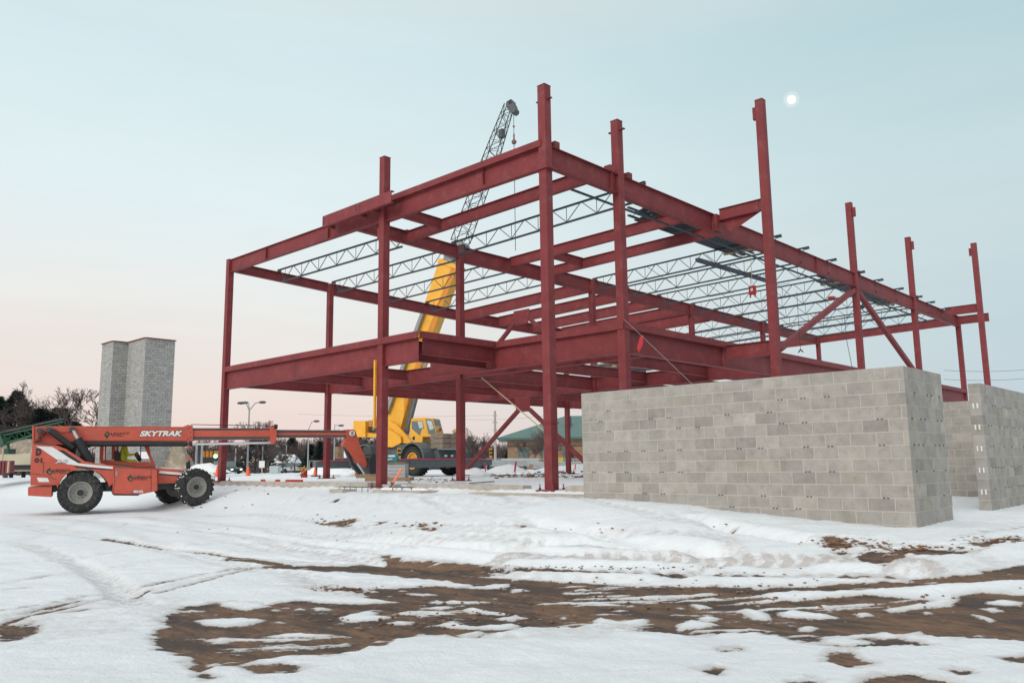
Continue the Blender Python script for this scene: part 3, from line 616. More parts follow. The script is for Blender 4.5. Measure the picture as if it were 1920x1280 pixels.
# bar joists
def joist_mb(p0, p1, dep=.58):
    p0 = Vector(p0); p1 = Vector(p1); L = (p1 - p0).length; d = (p1 - p0) / L; z = Vector((0, 0, 1)); sd = d.cross(z).normalized(); mb = MB()
    for s_ in (-.035, .035):
        mb.obox((p0 + p1) / 2 + sd * s_ - z * .004, d * L / 2, sd * .026, z * .004); mb.obox((p0 + p1) / 2 + sd * s_ * .35 - z * .032, d * (L / 2 - .002), sd * .004, z * .024)
        c = (p0 + p1) / 2 - z * dep; mb.obox(c + sd * s_, d * (L / 2 - .35), sd * .026, z * .004); mb.obox(c + sd * s_ * .35 + z * .028, d * (L / 2 - .352), sd * .004, z * .024)
    mb.obox(p0 + d * .12 - z * .08, d * .12, sd * .05, z * .022); mb.obox(p1 - d * .12 - z * .08, d * .12, sd * .05, z * .022)
    n = max(3, round((L - 1.3) / 1.25)); a = .65; pw = (L - 2 * a) / n; T = lambda s_: p0 + d * s_ - z * .04; B = lambda s_: p0 + d * s_ - z * (dep - .03)
    mb.tube(T(.2), B(a), .018, n=5); mb.tube(T(L - .2), B(L - a), .018, n=5)
    mb.tube(B(a), T(a + .0), .009, n=4); mb.tube(B(L - a), T(L - a), .009, n=4)
    for i in range(n):
        s0 = a + i * pw; mb.tube(B(s0), T(s0 + pw / 2 - .04), .016, n=4); mb.tube(T(s0 + pw / 2 + .04), B(s0 + pw), .016, n=4)
        if i: mb.tube(B(s0), T(s0), .012, n=4)
    return mb
def joist(p0, p1, dep=.58): return joist_mb(p0, p1, dep).build('joist', JOI, bf)
zl = lambda v: 8.72 - .24 * min(v / 13.6, 1.) - (.18 * min(v / 13.6, 1.))
for v in (2.35, 5.25, 8.2, 11.1): joist((-18.12, v, zl(v) + .12), (-8.86, v, 8.69), .6)
for v in (28.1, 31.3, 33.8, 36.6): joist((-18.1, v, 8.38), (-8.86, v, 8.68), .6)
joist((-9.1, 4.75, 8.70), (.12, 4.75, 8.88), .6)
for v in (13.85, 16.45, 19.35, 22.75, 25.2, 28.2, 31.25, 33.5, 36.4): joist((-9.1, v, 8.68), (.42, v, 8.88), .62)
# bridging lines under the joists
for (u, v0, v1, z) in ((1.05, 2.4, 22.5, 8.33), (1.05, 22.6, 37, 8.33)): MB().bar((-u, v0, z), (-u, v1, z), .06, .06).build('bridging', JOI, bf)
MB().bar((-3.8, 14.5, 8.74), (-3.6, 20.8, 8.74), .18, .16).build('bridging', JOI, bf)
for v in (13.9, 19.35, 25.2, 31.3):
    for u in (6.0, 3.0): MB().tube((-u, v, 8.1), (-u, v + 2.6, 8.7), .012, n=4).tube((-u, v, 8.7), (-u, v + 2.6, 8.1), .012, n=4).build('cross_bridging', JOI, bf)

# bundles of joists waiting on the roof beams
def bundle(u0, u1, v0, v1, z, label):
    t = thing('joist_bundle', (-(u0 + u1) / 2, (v0 + v1) / 2, z), label, 'joists', 'bundled joists on the roof')
    k = 9
    for i in range(k):
        X = -(u0 + (u1 - u0) * i / (k - 1)); mb = MB(); dv = random.uniform(-.5, .3)
        for zz in (z + .04, z + .34): mb.box(X - .052, X + .052, v0 + dv, v1 + dv, zz, zz + .05)
        s_ = v0 + dv + .2; tgl = 0
        while s_ < v1 + dv - .7: mb.tube((X, s_, z + .06 + .3 * tgl), (X, s_ + .55, z + .36 - .3 * tgl), .012, n=4); tgl ^= 1; s_ += .55
        mb.build('joist', JOI, t)
    for v in (v0 + .8, (v0 + v1) / 2, v1 - 1.2): MB().box(-u1 - .15, -u0 + .15, v - .05, v + .05, z + .376, z + .45).build('timber_spacer', PWD, t)
    for v in (v0 + .6, v1 - .9): MB().box(-u1 - .1, -u0 + .1, v - .05, v + .05, z - .06, z + .037).build('timber_spacer', PWD, t)
bundle(1.3, 2.5, 7.7, 15.6, 8.80, 'dark bundle of steel joists lying on the red roof beams nearest the corner')
bundle(1.2, 2.4, 24.0, 33.5, 8.94, 'dark bundle of steel joists lying on the joists behind the diagonal brace')

# sheets of deck on the floor beams
def decks(px0, py0, z, n, label):
    p = onz(px0, py0, z); t = thing('deck_stack', p, label, 'metal deck', 'decking sheets on the floor beams')
    for i in range(n):
        mb = MB(); z0 = z + .02 + i * .03
        for k in range(8): mb.box(p.x - .55 + k * .14, p.x - .55 + k * .14 + .07, p.y - 1.6, p.y + 1.6, z0, z0 + .012).box(p.x - .55 + k * .14 + .0705, p.x - .55 + k * .14 + .1395, p.y - 1.6, p.y + 1.6, z0 + .013, z0 + .022)
        mb.build('deck_sheet', STL, t)
    MB().box(p.x - .7, p.x + .7, p.y - 1.4, p.y - 1.3, z - .06, z + .018).build('timber_spacer', PWD, t)
decks(1275, 682, 3.95, 3, 'grey ribbed deck sheets on the second floor beams behind the red flag')
decks(1165, 692, 3.95, 3, 'grey ribbed deck sheets on the second floor beams left of the others')

# yellow level strapped to the front column
yl = MB().box(-7.25 - .21, -7.25 - .14, -.22, -.14, 1.22, 3.42); solo('long_level', yl, YEL, 'long yellow bar standing against the left face of the second front column', 'bar', bevel=.008)
MB_w = MB().tube((-10.6, 5.5, 3.6), (-5.1, 5.6, 1.2), .02, n=5); 
solo('tie_strap', MB().bar(at(903, 708, 30), at(1026, 812, 24.2), .04, .02), PWD, 'pale tan strap slanting down from the floor beams to the corner column', 'strap')
solo('guy_wire', MB().tube(at(1170, 598, 23.6), at(1300, 722, 20.5), .006, n=4), MGR, 'thin guy wire slanting from the second right column over the block wall', 'wire')
fl_ = MB(); p = at(1203, 630, 22.8)
fl_.prism([p + Vector((-.05, 0, 0)), p + Vector((.06, 0, .02)), p + Vector((.02, 0, -.25)), p + Vector((-.12, 0, -.45)), p + Vector((-.17, 0, -.30))], (0, .02, 0))
solo('red_flag', fl_, RDT, 'small red flag tied on the guy wire by the floor beam', 'flag')
p = at(1411, 545, 33); hb = MB().box(p.x - .15, p.x + .15, p.y - .05, p.y + .05, p.z - .16, p.z + .2).tube(p + Vector((-.09, 0, -.15)), p + Vector((-.12, 0, -.28)), .035, n=6).tube(p + Vector((.09, 0, -.15)), p + Vector((.12, 0, -.28)), .035, n=6)
ht = thing('safety_harness', p, 'red and white safety harness hanging from the roof joists', 'harness'); hb.build('webbing', RDT, ht, bevel=.03)
MB().box(p.x - .05, p.x + .05, p.y - .065, p.y - .055, p.z - .02, p.z + .10).build('pad', WHT, ht); MB().tube(p + Vector((0, 0, .3)), (p.x, p.y, 8.3), .012, n=4).build('lanyard', PWD, ht)
p = at(1559, 558, 33); bg_ = MB().ball(p, .17, 8, (1, .6, .4), .1); solo('tool_bag', bg_, RDT, 'small red bag lying on the joists beside the diagonal brace', 'bag')
p = at(1617, 575, 34); solo('hanging_hook', MB().tube(p, p + Vector((0, 0, 1.2)), .01, n=4).ball(p, .11, 6), BLA, 'small dark hook hanging below the joists by the third tall column', 'hook', 'small hooks under the joists')
p = at(1501, 655, 33); solo('hanging_hook', MB().tube(p, p + Vector((0, 0, 2.4)), .01, n=4).tube(p, p + Vector((.1, 0, -.12)), .025, n=5).tube(p, p + Vector((-.1, 0, -.12)), .025, n=5), BLA, 'small dark hook on a cord below the long diagonal brace', 'hook', 'small hooks under the joists')
solo('hanging_rope', MB().path([at(1583, 590, 34), at(1588, 640, 33.8), at(1600, 700, 33.5)], .012, 4), BLA, 'thin dark rope hanging from the joists between the wall and diagonal brace', 'rope')

# ------------------------------------------------------------ concrete foundation
def conc(x0, x1, y0, y1, z0, z1, label, name='foundation_wall', grp='concrete foundation walls'):
    return solo(name, MB().box(x0, x1, y0, y1, z0, z1), CON, label, 'concrete', grp, bevel=.015)
conc(-18.35, -7.75, -.2, .18, -1.3, -.575, 'long low concrete foundation wall running from the far left column')
conc(-7.05, -6.45, -.16, .18, -1.3, -.62, 'short concrete block of wall just right of the second front column')
conc(-5.75, -.85, -.2, .16, -1.3, -.60, 'concrete foundation wall between the second column and the corner column')
conc(.62, 3.4, -.2, .16, -1.3, -.60, 'concrete foundation wall between the corner column and the block wall')
conc(-2.4, 3.4, -.75, -.22, -1.4, -.79, 'concrete footing ledge in front of the corner column', 'footing', 'concrete footings')
def onY(px_, py_, Y): q_ = ray(px_, py_); return CP + q_ * ((Y - CP.y) / q_.y)
a = onY(698, 929, -1.0); b = onY(788, 920, -1.0); zt = onY(740, 919, -1.0).z
sp = MB().prism([(a.x, -1.0, zt - .5), (b.x, -1.0, zt - .5), (b.x + .1, -.35, zt - .5), (a.x - .25, -.35, zt - .5)], (0, 0, .5)); solo('footing', sp, CON, 'flat concrete pier cap in the snow in front of the second column', 'concrete', 'concrete footings', bevel=.015)
sn_ = MB()
for k in range(16): sn_.ball((a.x + .1 + (b.x - a.x - .4) * k / 15, -.62 + random.uniform(-.08, .08), zt), random.uniform(.12, .2), 8, (1.2, 1, .45), .15)
solo('snow_lump', sn_, SNW, 'lumpy snow lying on the pier cap in front of the second column', 'snow', smooth=True)
a2 = onY(617, 925, -1.1); b2 = onY(642, 921, -1.1)
solo('footing', MB().box(a2.x, b2.x, -1.1, -.6, a2.z - .3, b2.z + .06), CON, 'small concrete stub showing in the snow left of the pier cap', 'concrete', 'concrete footings', bevel=.01)
def cage(x0, x1, y0, y1, Y, n, label):
    A = onY(x0, y0, Y); B = onY(x1, y0, Y); z0 = onY(x0, y1, Y).z; rb = MB().tube(A, (B.x, Y, A.z), .013, n=5).tube((A.x, Y + .12, A.z), (B.x, Y + .12, A.z), .013, n=5)
    for k in range(n + 1): x_ = A.x + (B.x - A.x) * k / n; rb.tube((x_, Y, A.z), (x_, Y, z0 - .15), .012, n=5)
    solo('rebar_cage', rb, DGR, label, 'rebar', 'rebar by the pier cap')
cage(636, 690, 912, 917, -.75, 5, 'rusty rebar cage sticking out of the snow left of the pier cap'); cage(736, 771, 912.5, 918, -.75, 2, 'bent rebar loop sticking out of the snow right of the second column')

# ------------------------------------------------------------ block walls
BW, BH = .4064, .2032
def bcol():
    r = random.random(); v = random.gauss(.355, .015)
    if r < .08: v *= .84
    elif r < .18: v *= .92
    elif r < .23: return (v * 1.15, v * 1.07, v * .97)
    elif r < .27: return (v * .98, v * .92, v * .80)
    return (v * 1.02, v * .96, v * .885)
def blockwall(mb, p0, p1, z0, z1, th, phase=0):
    """courses of hollow block laid from p0 to p1 (outer face on the left of the direction is -normal)"""
    p0 = Vector((p0[0], p0[1], 0)); p1 = Vector((p1[0], p1[1], 0)); d = (p1 - p0); L = d.length; d /= L; n = Vector((d.y, -d.x, 0)); g_ = .0075
    nc = int(round((z1 - z0) / BH)); h = (z1 - z0) / nc
    for c in range(nc):
        zb = z0 + c * h; s0 = -(BW / 2 if (c + phase) % 2 else 0.)
        while s0 < L - .02:
            a = max(s0, 0) + (g_ if s0 > 0 else 0); b = min(s0 + BW, L) - (g_ if s0 + BW < L else 0)
            if b - a > .05:
                mb.cc = bcol(); mb.obox(p0 + d * (a + b) / 2 - n * th / 2 + Vector((0, 0, zb + h / 2)), d * (b - a) / 2, n * (th / 2 + .004), (0, 0, h / 2 - (g_ if True else 0)))
            s0 += BW
    mb.cc = None
def mcore(mb, p0, p1, z0, z1, th):
    p0 = Vector((p0[0], p0[1], 0)); p1 = Vector((p1[0], p1[1], 0)); d = (p1 - p0); L = d.length; d /= L; n = Vector((d.y, -d.x, 0))
    mb.obox((p0 + p1) / 2 - n * th / 2 + Vector((0, 0, (z0 + z1) / 2 - .002)), d * (L / 2 - .004), n * (th / 2), (0, 0, (z1 - z0) / 2 - .003)); return mb
def wall_thing(name, segs, label, grp=None, holes=True):
    t = thing(name, (segs[0][0][0], segs[0][0][1], segs[0][2]), label, 'block wall', grp); mb = MB(); mc = MB()
    for i, (a, b, z0, z1, th) in enumerate(segs): blockwall(mb, a, b, z0, z1, th, i); mcore(mc, a, b, z0, z1, th)
    mb.build('blocks', BLK, t); mc.build('mortar', MOR, t); return t
ZT = 1.42
TH = .2
wt = wall_thing('block_wall', [((3.52, -3.08), (9.9, -3.08), ZT - 13 * BH, ZT, TH), ((9.9, -3.08 + TH + .006), (9.9, -1.2), ZT - 13 * BH, ZT, TH), ((3.52, 6.4), (3.52, -3.08 + TH + .006), ZT - 13 * BH, ZT, TH)], 'long grey concrete block wall with its corner towards the viewer', 'grey block walls')
w2 = wall_thing('block_wall', [((9.9, 1.25), (9.9, 12.0), ZT - 13 * BH, ZT, TH)], 'grey block wall at the right edge beyond the doorway gap', 'grey block walls')
wall_thing('block_wall', [((3.52 + TH + .01, 6.3), (9.9 - TH - .01, 6.3), ZT - 12 * BH, ZT - .02, TH)], 'darker back block wall seen through the doorway gap', 'grey block walls')
tb = MB()
for k in range(6):
    z = .93 - k * .41
    for a in (-.035, .035): tb.box(9.9 - .1 + a - .012, 9.9 - .1 + a + .012, 1.225, 1.245, z, z + .10)
tb.build('wall_ties', WHT, w2)
bh = MB()   # small mortar weep gaps under the joints
for c in (2, 3, 4, 6, 8, 10, 11):
    z = ZT - c * BH
    for k in range(15):
        if random.random() < .42:
            x = 3.8 + k * BW + (BW / 2 if c % 2 else 0)
            for q in (-.03, .03): bh.box(x + q - .012, x + q + .012, -3.095, -3.079, z - .008, z + .008)
for c in (2, 4, 6, 8, 10):
    z = ZT - c * BH
    for k in range(8):
      if random.random() < .6: bh.box(9.895, 9.915, -2.9 + k * .21, -2.9 + k * .21 + .035, z - .012, z + .008)
bh.build('joint_gaps', DGR, wt)
bh = MB()
for c in (2, 4, 6, 8, 10):
    z = ZT - c * BH
    for k in range(22):
      if random.random() < .5: bh.box(9.895, 9.915, 1.6 + k * .21, 1.6 + k * .21 + .035, z - .012, z + .008)
bh.build('joint_gaps', DGR, w2)

# elevator/stair shaft
TS = 9.5
seg = [((-51.7, 6.9), (-49.45, 6.9)), ((-49.45, 6.9), (-49.45, 8.0)), ((-49.45, 8.0), (-46.25, 8.0)), ((-46.25, 8.0), (-46.25, 10.2)), ((-46.25, 10.2), (-51.7, 10.2)), ((-51.7, 10.2), (-51.7, 6.9))]
tw = thing('block_shaft', (-49, 8.5, -1), 'tall pale grey block shaft with stepped corners and red cap line', 'block tower')
mb = MB()
def tcol():
    v = random.gauss(.36, .02) * (.85 if random.random() < .06 else 1); return (v, v * .985, v * .95)
_b = bcol; bcol = tcol
for i, (a, b) in enumerate(seg): blockwall(mb, a, b, -1.2, TS, .2, i)
bcol = _b
mb.build('blocks', BLK, tw)
cm = MB(); cm.prism([(-51.67, 6.93, 0), (-49.48, 6.93, 0), (-49.48, 8.03, 0), (-46.28, 8.03, 0), (-46.28, 10.17, 0), (-51.67, 10.17, 0)], (0, 0, .01)); cm.v = [(x, y, -1.2 if z < .005 else TS - .01) for x, y, z in cm.v]
cm.build('mortar', MOR, tw)
cp = MB()
for a, b in seg: cp.bar((a[0], a[1], TS + .03), (b[0], b[1], TS + .03), .22, .05)
cp.build('cap_strip', RED, tw)
MB().obox(at(270, 853, 50.0), RX * .3, RY * .22, RZ * .01).build('small_sign', WHT, tw)

# ------------------------------------------------------------ text helper
def text(body, name, m, parent, org, xdir, udir, size, shear=0., width=1., ext=.004, bold=0.):
    cu = bpy.data.curves.new(name, 'FONT'); cu.body = body; cu.size = size; cu.shear = shear; cu.extrude = ext; cu.align_x = 'LEFT'; cu.align_y = 'BOTTOM_BASELINE' if False else 'BOTTOM'; cu.offset = bold; cu.space_character = 1.0
    ob = bpy.data.objects.new('tmp', cu); C.objects.link(ob)
    dg = bpy.context.evaluated_depsgraph_get(); me_ = bpy.data.meshes.new_from_object(ob.evaluated_get(dg)); bpy.data.objects.remove(ob)
    xs = [v.co.x for v in me_.vertices]; x0, x1 = min(xs), max(xs); ys = [v.co.y for v in me_.vertices]; y0, y1 = min(ys), max(ys)
    xd = Vector(xdir); ud = Vector(udir); nn = xd.cross(ud).normalized(); inv = PM[parent.name]; W_ = xd.length; H_ = ud.length
    for v in me_.vertices:
        v.co = inv @ (Vector(org) + xd * ((v.co.x - x0) / (x1 - x0)) + ud * ((v.co.y - y0) / (y1 - y0)) + nn * (v.co.z + .004))
    me_.materials.clear(); me_.materials.append(m); o = bpy.data.objects.new(name, me_); C.objects.link(o); o.parent = parent; return o

# ------------------------------------------------------------ telehandler
hd = Vector((.313, .950)); 
gA = Vector((-15.39, -6.29, -1.50)); TF = Frame(gA, hd); TF.o = gA + TF.y * 1.2; TF.o.z = -1.50
TF = Frame(TF.o, hd)
TL = thing('telehandler', TF.o, 'orange red telescopic handler with boom stretched to the right', 'telehandler', mtx=TF.m)
ZB = lambda L: [(40 + x / 5.0526, 780 + y / 5.0526) for x, y in L]
def tpart(name, pts, o1, o0, m=ORG, ref=None, bevel=.012, parent=None):
    mb = MB(); TF.slab(mb, pts, o1, o0, ref); return mb.build(name, m, parent or TL, bevel=bevel)
arc = [(590 + 248 * math.cos(t), 718 - 222 * math.sin(t)) for t in np.linspace(R(12), R(172), 14)]
body = tpart('body', ZB([(105, 258), (330, 275), (425, 310), (520, 372), (600, 425), (700, 446), (888, 468), (870, 640), (845, 655)] + arc + [(330, 650), (290, 655), (85, 655), (90, 450)]), 1.05, -1.05)
sub(body)
tpart('counterweight', ZB([(62, 672), (290, 660), (288, 765), (62, 752)]), 1.12, -1.12)
tpart('engine_pod', ZB([(884, 475), (1290, 492), (1292, 705), (1120, 742), (862, 736), (870, 600)]), 1.16, .45, bevel=.03)
tpart('pod_step', ZB([(862, 738), (1120, 744), (1110, 752), (880, 750)]), 1.14, .5, BLA)
tpart('front_body', ZB([(1292, 492), (1500, 505), (1548, 520), (1500, 570), (1480, 632), (1292, 640)]), .85, -.85)
tpart('snow_patch', ZB([(1320, 484), (1480, 496), (1500, 504), (1330, 492)]), .8, .2, SNW)
tpart('chassis', ZB([(500, 640), (1480, 600), (1480, 690), (900, 715), (520, 720)]), .38, -.38, DGR, ref=1.0)
tpart('under_frame', ZB([(790, 640), (865, 640), (865, 715), (800, 700)]), .9, .3, BLA)
# stripes
ST = 1.056
s1 = MB(); s1.prism(TF.poly(ZB([(135, 282), (290, 290), (345, 322), (540, 445), (868, 478), (866, 500), (640, 480), (430, 452), (330, 405), (190, 310)]), ST), TF.y * .003); s1.build('white_stripe', WHT, body)
s1 = MB(); s1.prism(TF.poly(ZB([(345, 318), (400, 325), (575, 440), (530, 438), (440, 385)]), ST + .003), TF.y * .003).prism(TF.poly(ZB([(490, 470), (866, 502), (858, 512), (520, 486)]), ST + .003), TF.y * .003).build('black_stripe', BLA, body)
s1 = MB(); s1.prism(TF.poly(ZB([(1310, 517), (1530, 535), (1510, 556), (1302, 540)]), .858), TF.y * .003); s1.build('white_stripe', WHT, TL)
s1 = MB(); s1.prism(TF.poly(ZB([(1302, 543), (1508, 560), (1500, 568), (1302, 553)]), .858), TF.y * .003); s1.build('black_stripe', BLA, TL)
s1 = MB(); s1.prism(TF.poly(ZB([(146, 580), (248, 585), (266, 622), (165, 622)]), ST), TF.y * .003); s1.build('plate_sticker', WHT, body)
s1 = MB(); s1.prism(TF.poly(ZB([(890, 518), (908, 520), (908, 568), (892, 566)]), 1.165), TF.y * .01); s1.build('latch', MGR, TL)
def ttext(body_, z0, z1, ztop, off, m, shear=0, bold=0., parent=None):
    a = TF.px(*ZB([z0])[0], off); b = TF.px(*ZB([z1])[0], off); c = TF.px(*ZB([ztop])[0], off)
    up = Vector((0, 0, (c - a).z)); return text(body_, 'lettering', m, parent or TL, a, b - a, up, .3, shear, bold=bold)
ttext('01', (122, 440), (195, 440), (122, 395), ST, BLA, bold=.012)
ttext('D', (135, 372), (185, 372), (135, 305), ST, BLA, bold=.02)
for (zx, zy, off) in ((230, 548, ST), (1000, 612, 1.166)):
    ttext('LEGACY', (zx + 72, zy - 24), (zx + 236, zy - 24), (zx + 72, zy - 46), off, BLA, bold=.006); ttext('STEEL', (zx + 72, zy - 10), (zx + 200, zy - 10), (zx + 72, zy - 18), off, BLA)
    a = TF.px(*ZB([(zx, zy - 25)])[0], off); u_ = TF.x * .0395; v_ = Vector((0, 0, .0395)); k = 1.0
    q = lambda x, y: a + TF.x * x - TF.y * .003 + Vector((0, 0, y))
    MB().prism([q(0, 0), q(.11, .13), q(.11, .08), q(.05, 0), q(.10, -.06), q(.075, -.10)], TF.y * .003).build('emblem', BLA, TL)
    MB().prism([q(.12, .10), q(.23, -.01), q(.13, -.14), q(.10, -.11), q(.17, -.02), q(.14, .03), q(.10, -.02), q(.08, .02)], TF.y * .003).build('emblem', GRN, TL)
ttext('8042', (1062, 724), (1155, 726), (1062, 700), 1.166, WHT, bold=.01)
ttext('JLG', (318, 448), (440, 452), (330, 408), ST + .004, MGR, shear=.35, bold=.014)
ttext('JLG', (322, 445), (434, 449), (334, 411), ST + .009, WHT, shear=.35, bold=.006)
# boom
BO = .28
boom = tpart('boom', ZB([(106, 97), (515, 92), (700, 96), (1530, 100), (1580, 80), (1625, 88), (1628, 232), (1600, 236), (610, 236), (560, 262), (440, 266), (330, 268), (122, 258)]), BO, -BO, ref=BO); sub(boom)
tpart('boom_side_plate', ZB([(130, 100), (500, 96), (620, 230), (520, 235), (470, 150), (370, 155), (300, 120), (150, 240), (130, 240)]), BO + .05, BO + .001, ref=BO)
tpart('boom_cover_edge', ZB([(104, 95), (126, 95), (126, 262), (104, 262)]), BO + .07, -BO - .07, ref=BO)
def tt(name, pts, r, off, m, n=12, parent=None):
    P = [TF.px(*ZB([q])[0], off) for q in pts]; return MB().tube(P[0], P[1], r, n=n).build(name, m, parent or TL, smooth=False)
ttext('SKYTRAK', (1115, 196), (1535, 194), (1130, 132), BO + .004, BLA, shear=.25, bold=.02, parent=boom)
ttext('SKYTRAK', (1120, 192), (1528, 190), (1135, 137), BO + .010, WHT, shear=.25, bold=.014, parent=boom)
a = (785, 195); ttext('LEGACY', (850, 178), (1022, 172), (850, 156), BO + .003, BLA, bold=.004, parent=boom); ttext('STEEL', (858, 192), (970, 190), (858, 184), BO + .003, BLA, parent=boom)
a = TF.px(*ZB([(782, 172)])[0], BO); q = lambda x, y: a + TF.x * x - TF.y * .003 + Vector((0, 0, y))
MB().prism([q(0, 0), q(.03, .03), q(.10, .12), q(.22, .0), q(.18, -.02), q(.10, .06)], TF.y * .003).build('emblem', BLA, TL)
MB().prism([q(0, -.01), q(.05, .03), q(.13, -.03), q(.13, .03), q(.17, 0), q(.17, -.07), q(.09, -.16)], TF.y * .003).build('emblem', GRN, TL)
tt('extension_cylinder', [(440, 262), (1618, 262)], .095, BO - .05, BLA)
tt('lift_cylinder', [(272, 135), (490, 300)], .10, BO + .2, BLA); tt('lift_cylinder', [(530, 215), (655, 440)], .15, BO + .2, BLA); tt('cylinder_rod', [(485, 125), (530, 210)], .06, BO + .2, CHR)
for zc in ((265, 132), (483, 126), (176, 140)):
    p = TF.px(*ZB([zc])[0], BO + .05); MB().tube(p, p - TF.y * .2, .10, n=12).tube(p - TF.y * .2, p - TF.y * .26, .05, n=10).build('pivot_pin', DGR, boom)
hs = [TF.px(*ZB([q_])[0], BO + .1) for q_ in ((240, 150), (200, 185), (165, 205), (140, 235), (175, 262))]; MB().path(hs, .02).build('hose', BLA, TL)
hs = [TF.px(*ZB([q_])[0], BO + .1) for q_ in ((175, 140), (160, 190), (185, 215), (190, 250))]; MB().path(hs, .018).build('hose', BLA, TL)
# telescoping sections, from pixel rows
def sec(name, pts, o1, m, parent=None, bevel=.006): 
    mb = MB(); TF.slab(mb, pts, o1, -o1, ref=BO); return mb.build(name, m, parent or TL, bevel=bevel)
s2 = sec('boom_section', [(355, 802), (508, 802), (508, 823), (355, 825)], .22, ORG); sub(s2)
sec('wear_strip', [(358, 802.5), (506, 802.8), (506, 806), (358, 806.4)], .23, DGR); sec('wear_strip', [(358, 818), (506, 818), (506, 822.6), (358, 823.6)], .23, DGR)
sec('section_head', [(506, 799), (517, 798), (519, 800), (518, 826), (514, 832), (508, 830), (507, 800)], .29, ORG)
s3 = sec('boom_section', [(516, 805), (652, 806), (652, 819), (516, 820)], .17, ORG); sec('wear_strip', [(518, 806), (650, 806.8), (650, 810.5), (518, 810.5)], .18, DGR); sec('wear_strip', [(518, 815), (650, 815.2), (650, 819), (518, 819.6)], .18, DGR)
tt2 = lambda name, a, b, r, m: MB().tube(TF.px(*a, BO), TF.px(*b, BO), r, n=8).build(name, m, TL)
tt2('cylinder_rod', (360, 832.5), (507, 829.5), .045, CHR); tt2('hose_line', (358, 795.5), (518, 798), .014, BLA); tt2('hose_roller', (514, 799.5), (520, 799.5), .09, BLA)
tt2('tie_bar', (353, 826), (354, 840), .04, ORG)
nose = sec('boom_nose', [(649, 805), (664, 804.5), (668, 808), (675, 830), (691, 870), (687, 876), (672, 868), (650, 840), (644, 833), (652, 820)], .2, ORG); sub(nose)
p = TF.px(660.5, 812, BO); MB().tube(p + TF.y * .09, p - TF.y * .02, .11, n=20).build('decal_disc', WHT, nose)
ttx = text('B', 'lettering', BLA, nose, p - TF.x * .04 - Vector((0, 0, .07)) - TF.y * .022, TF.x * .08, Vector((0, 0, .14)), .3)
sec('tilt_link', [(646, 834), (652, 836), (668, 872), (682, 886), (676, 890), (662, 872)], .12, BLA); tt2('cylinder_rod', (670, 868), (684, 888), .05, CHR)
sec('fork_carriage', [(690, 858), (697, 850), (706, 862), (706, 893), (692, 893), (688, 880)], .55, BLA); sec('fork_carriage', [(692, 836), (706, 838), (706, 856), (694, 852)], .5, DGR)
fk = MB(); 
for o_ in (.42, -.42):
    P = TF.poly([(694, 890), (708, 890), (708, 893.5), (694, 893.5)], BO); P = [p_ - TF.y * (o_ - BO) for p_ in P]; fk.prism(P, TF.y * .12)
    c_ = P[1]; fk.obox(c_ + TF.x * .55 - Vector((0, 0, .05)), TF.x * .6, TF.y * .06, (0, 0, .02))
fk.build('fork', BLA, TL)
tt2('load_wire', (727, 849), (726.5, 868), .01, BLA) if False else None
# cab frame with open sides
CO = -.25
def post(a, b, o1, r=.045, m=ORG, name='cab_post'): return MB().bar(TF.px(*ZB([a])[0], o1), TF.px(*ZB([b])[0], o1), r * 2, r * 2).build(name, m, TL)
for o_ in (CO, -1.1):
    dz = 0 if o_ == CO else 12
    post((770 - dz, 180), (765 - dz, 440), o_); post((800, 180), (795, 440), o_, .03); post((1130, 180), (1262, 475), o_); 
post((1180, 180), (1240, 470), CO, .03); post((875, 180), (872, 410), -.6, .06); post((915, 180), (905, 400), -.6, .04)
tpart('cab_base', ZB([(755, 410), (1080, 435), (1200, 430), (1268, 480), (1268, 495), (890, 470), (750, 445)]), CO + .04, -1.12, ref=CO)
tpart('cab_roof', ZB([(755, 160), (1150, 160), (1160, 185), (755, 185)]), CO + .04, -1.12, ref=CO)
post((1130, 290), (1128, 430), -.7, .015, BLA, 'wiper')
tt('steering_wheel', [(1085, 392), (1120, 372)], .17, -.65, BLA, 14); tt('steering_column', [(1100, 385), (1130, 430)], .03, -.65, BLA)
tpart('seat', ZB([(880, 330), (925, 330), (935, 420), (1000, 425), (1000, 450), (880, 450)]), -.45, -.95, BLA, ref=-.6)
tpart('front_light_post', ZB([(1575, 375), (1592, 375), (1590, 440), (1575, 440)]), .6, .5, ORG); tpart('mirror', ZB([(1562, 440), (1595, 415), (1605, 460), (1600, 500), (1565, 500)]), .62, .48, BLA)
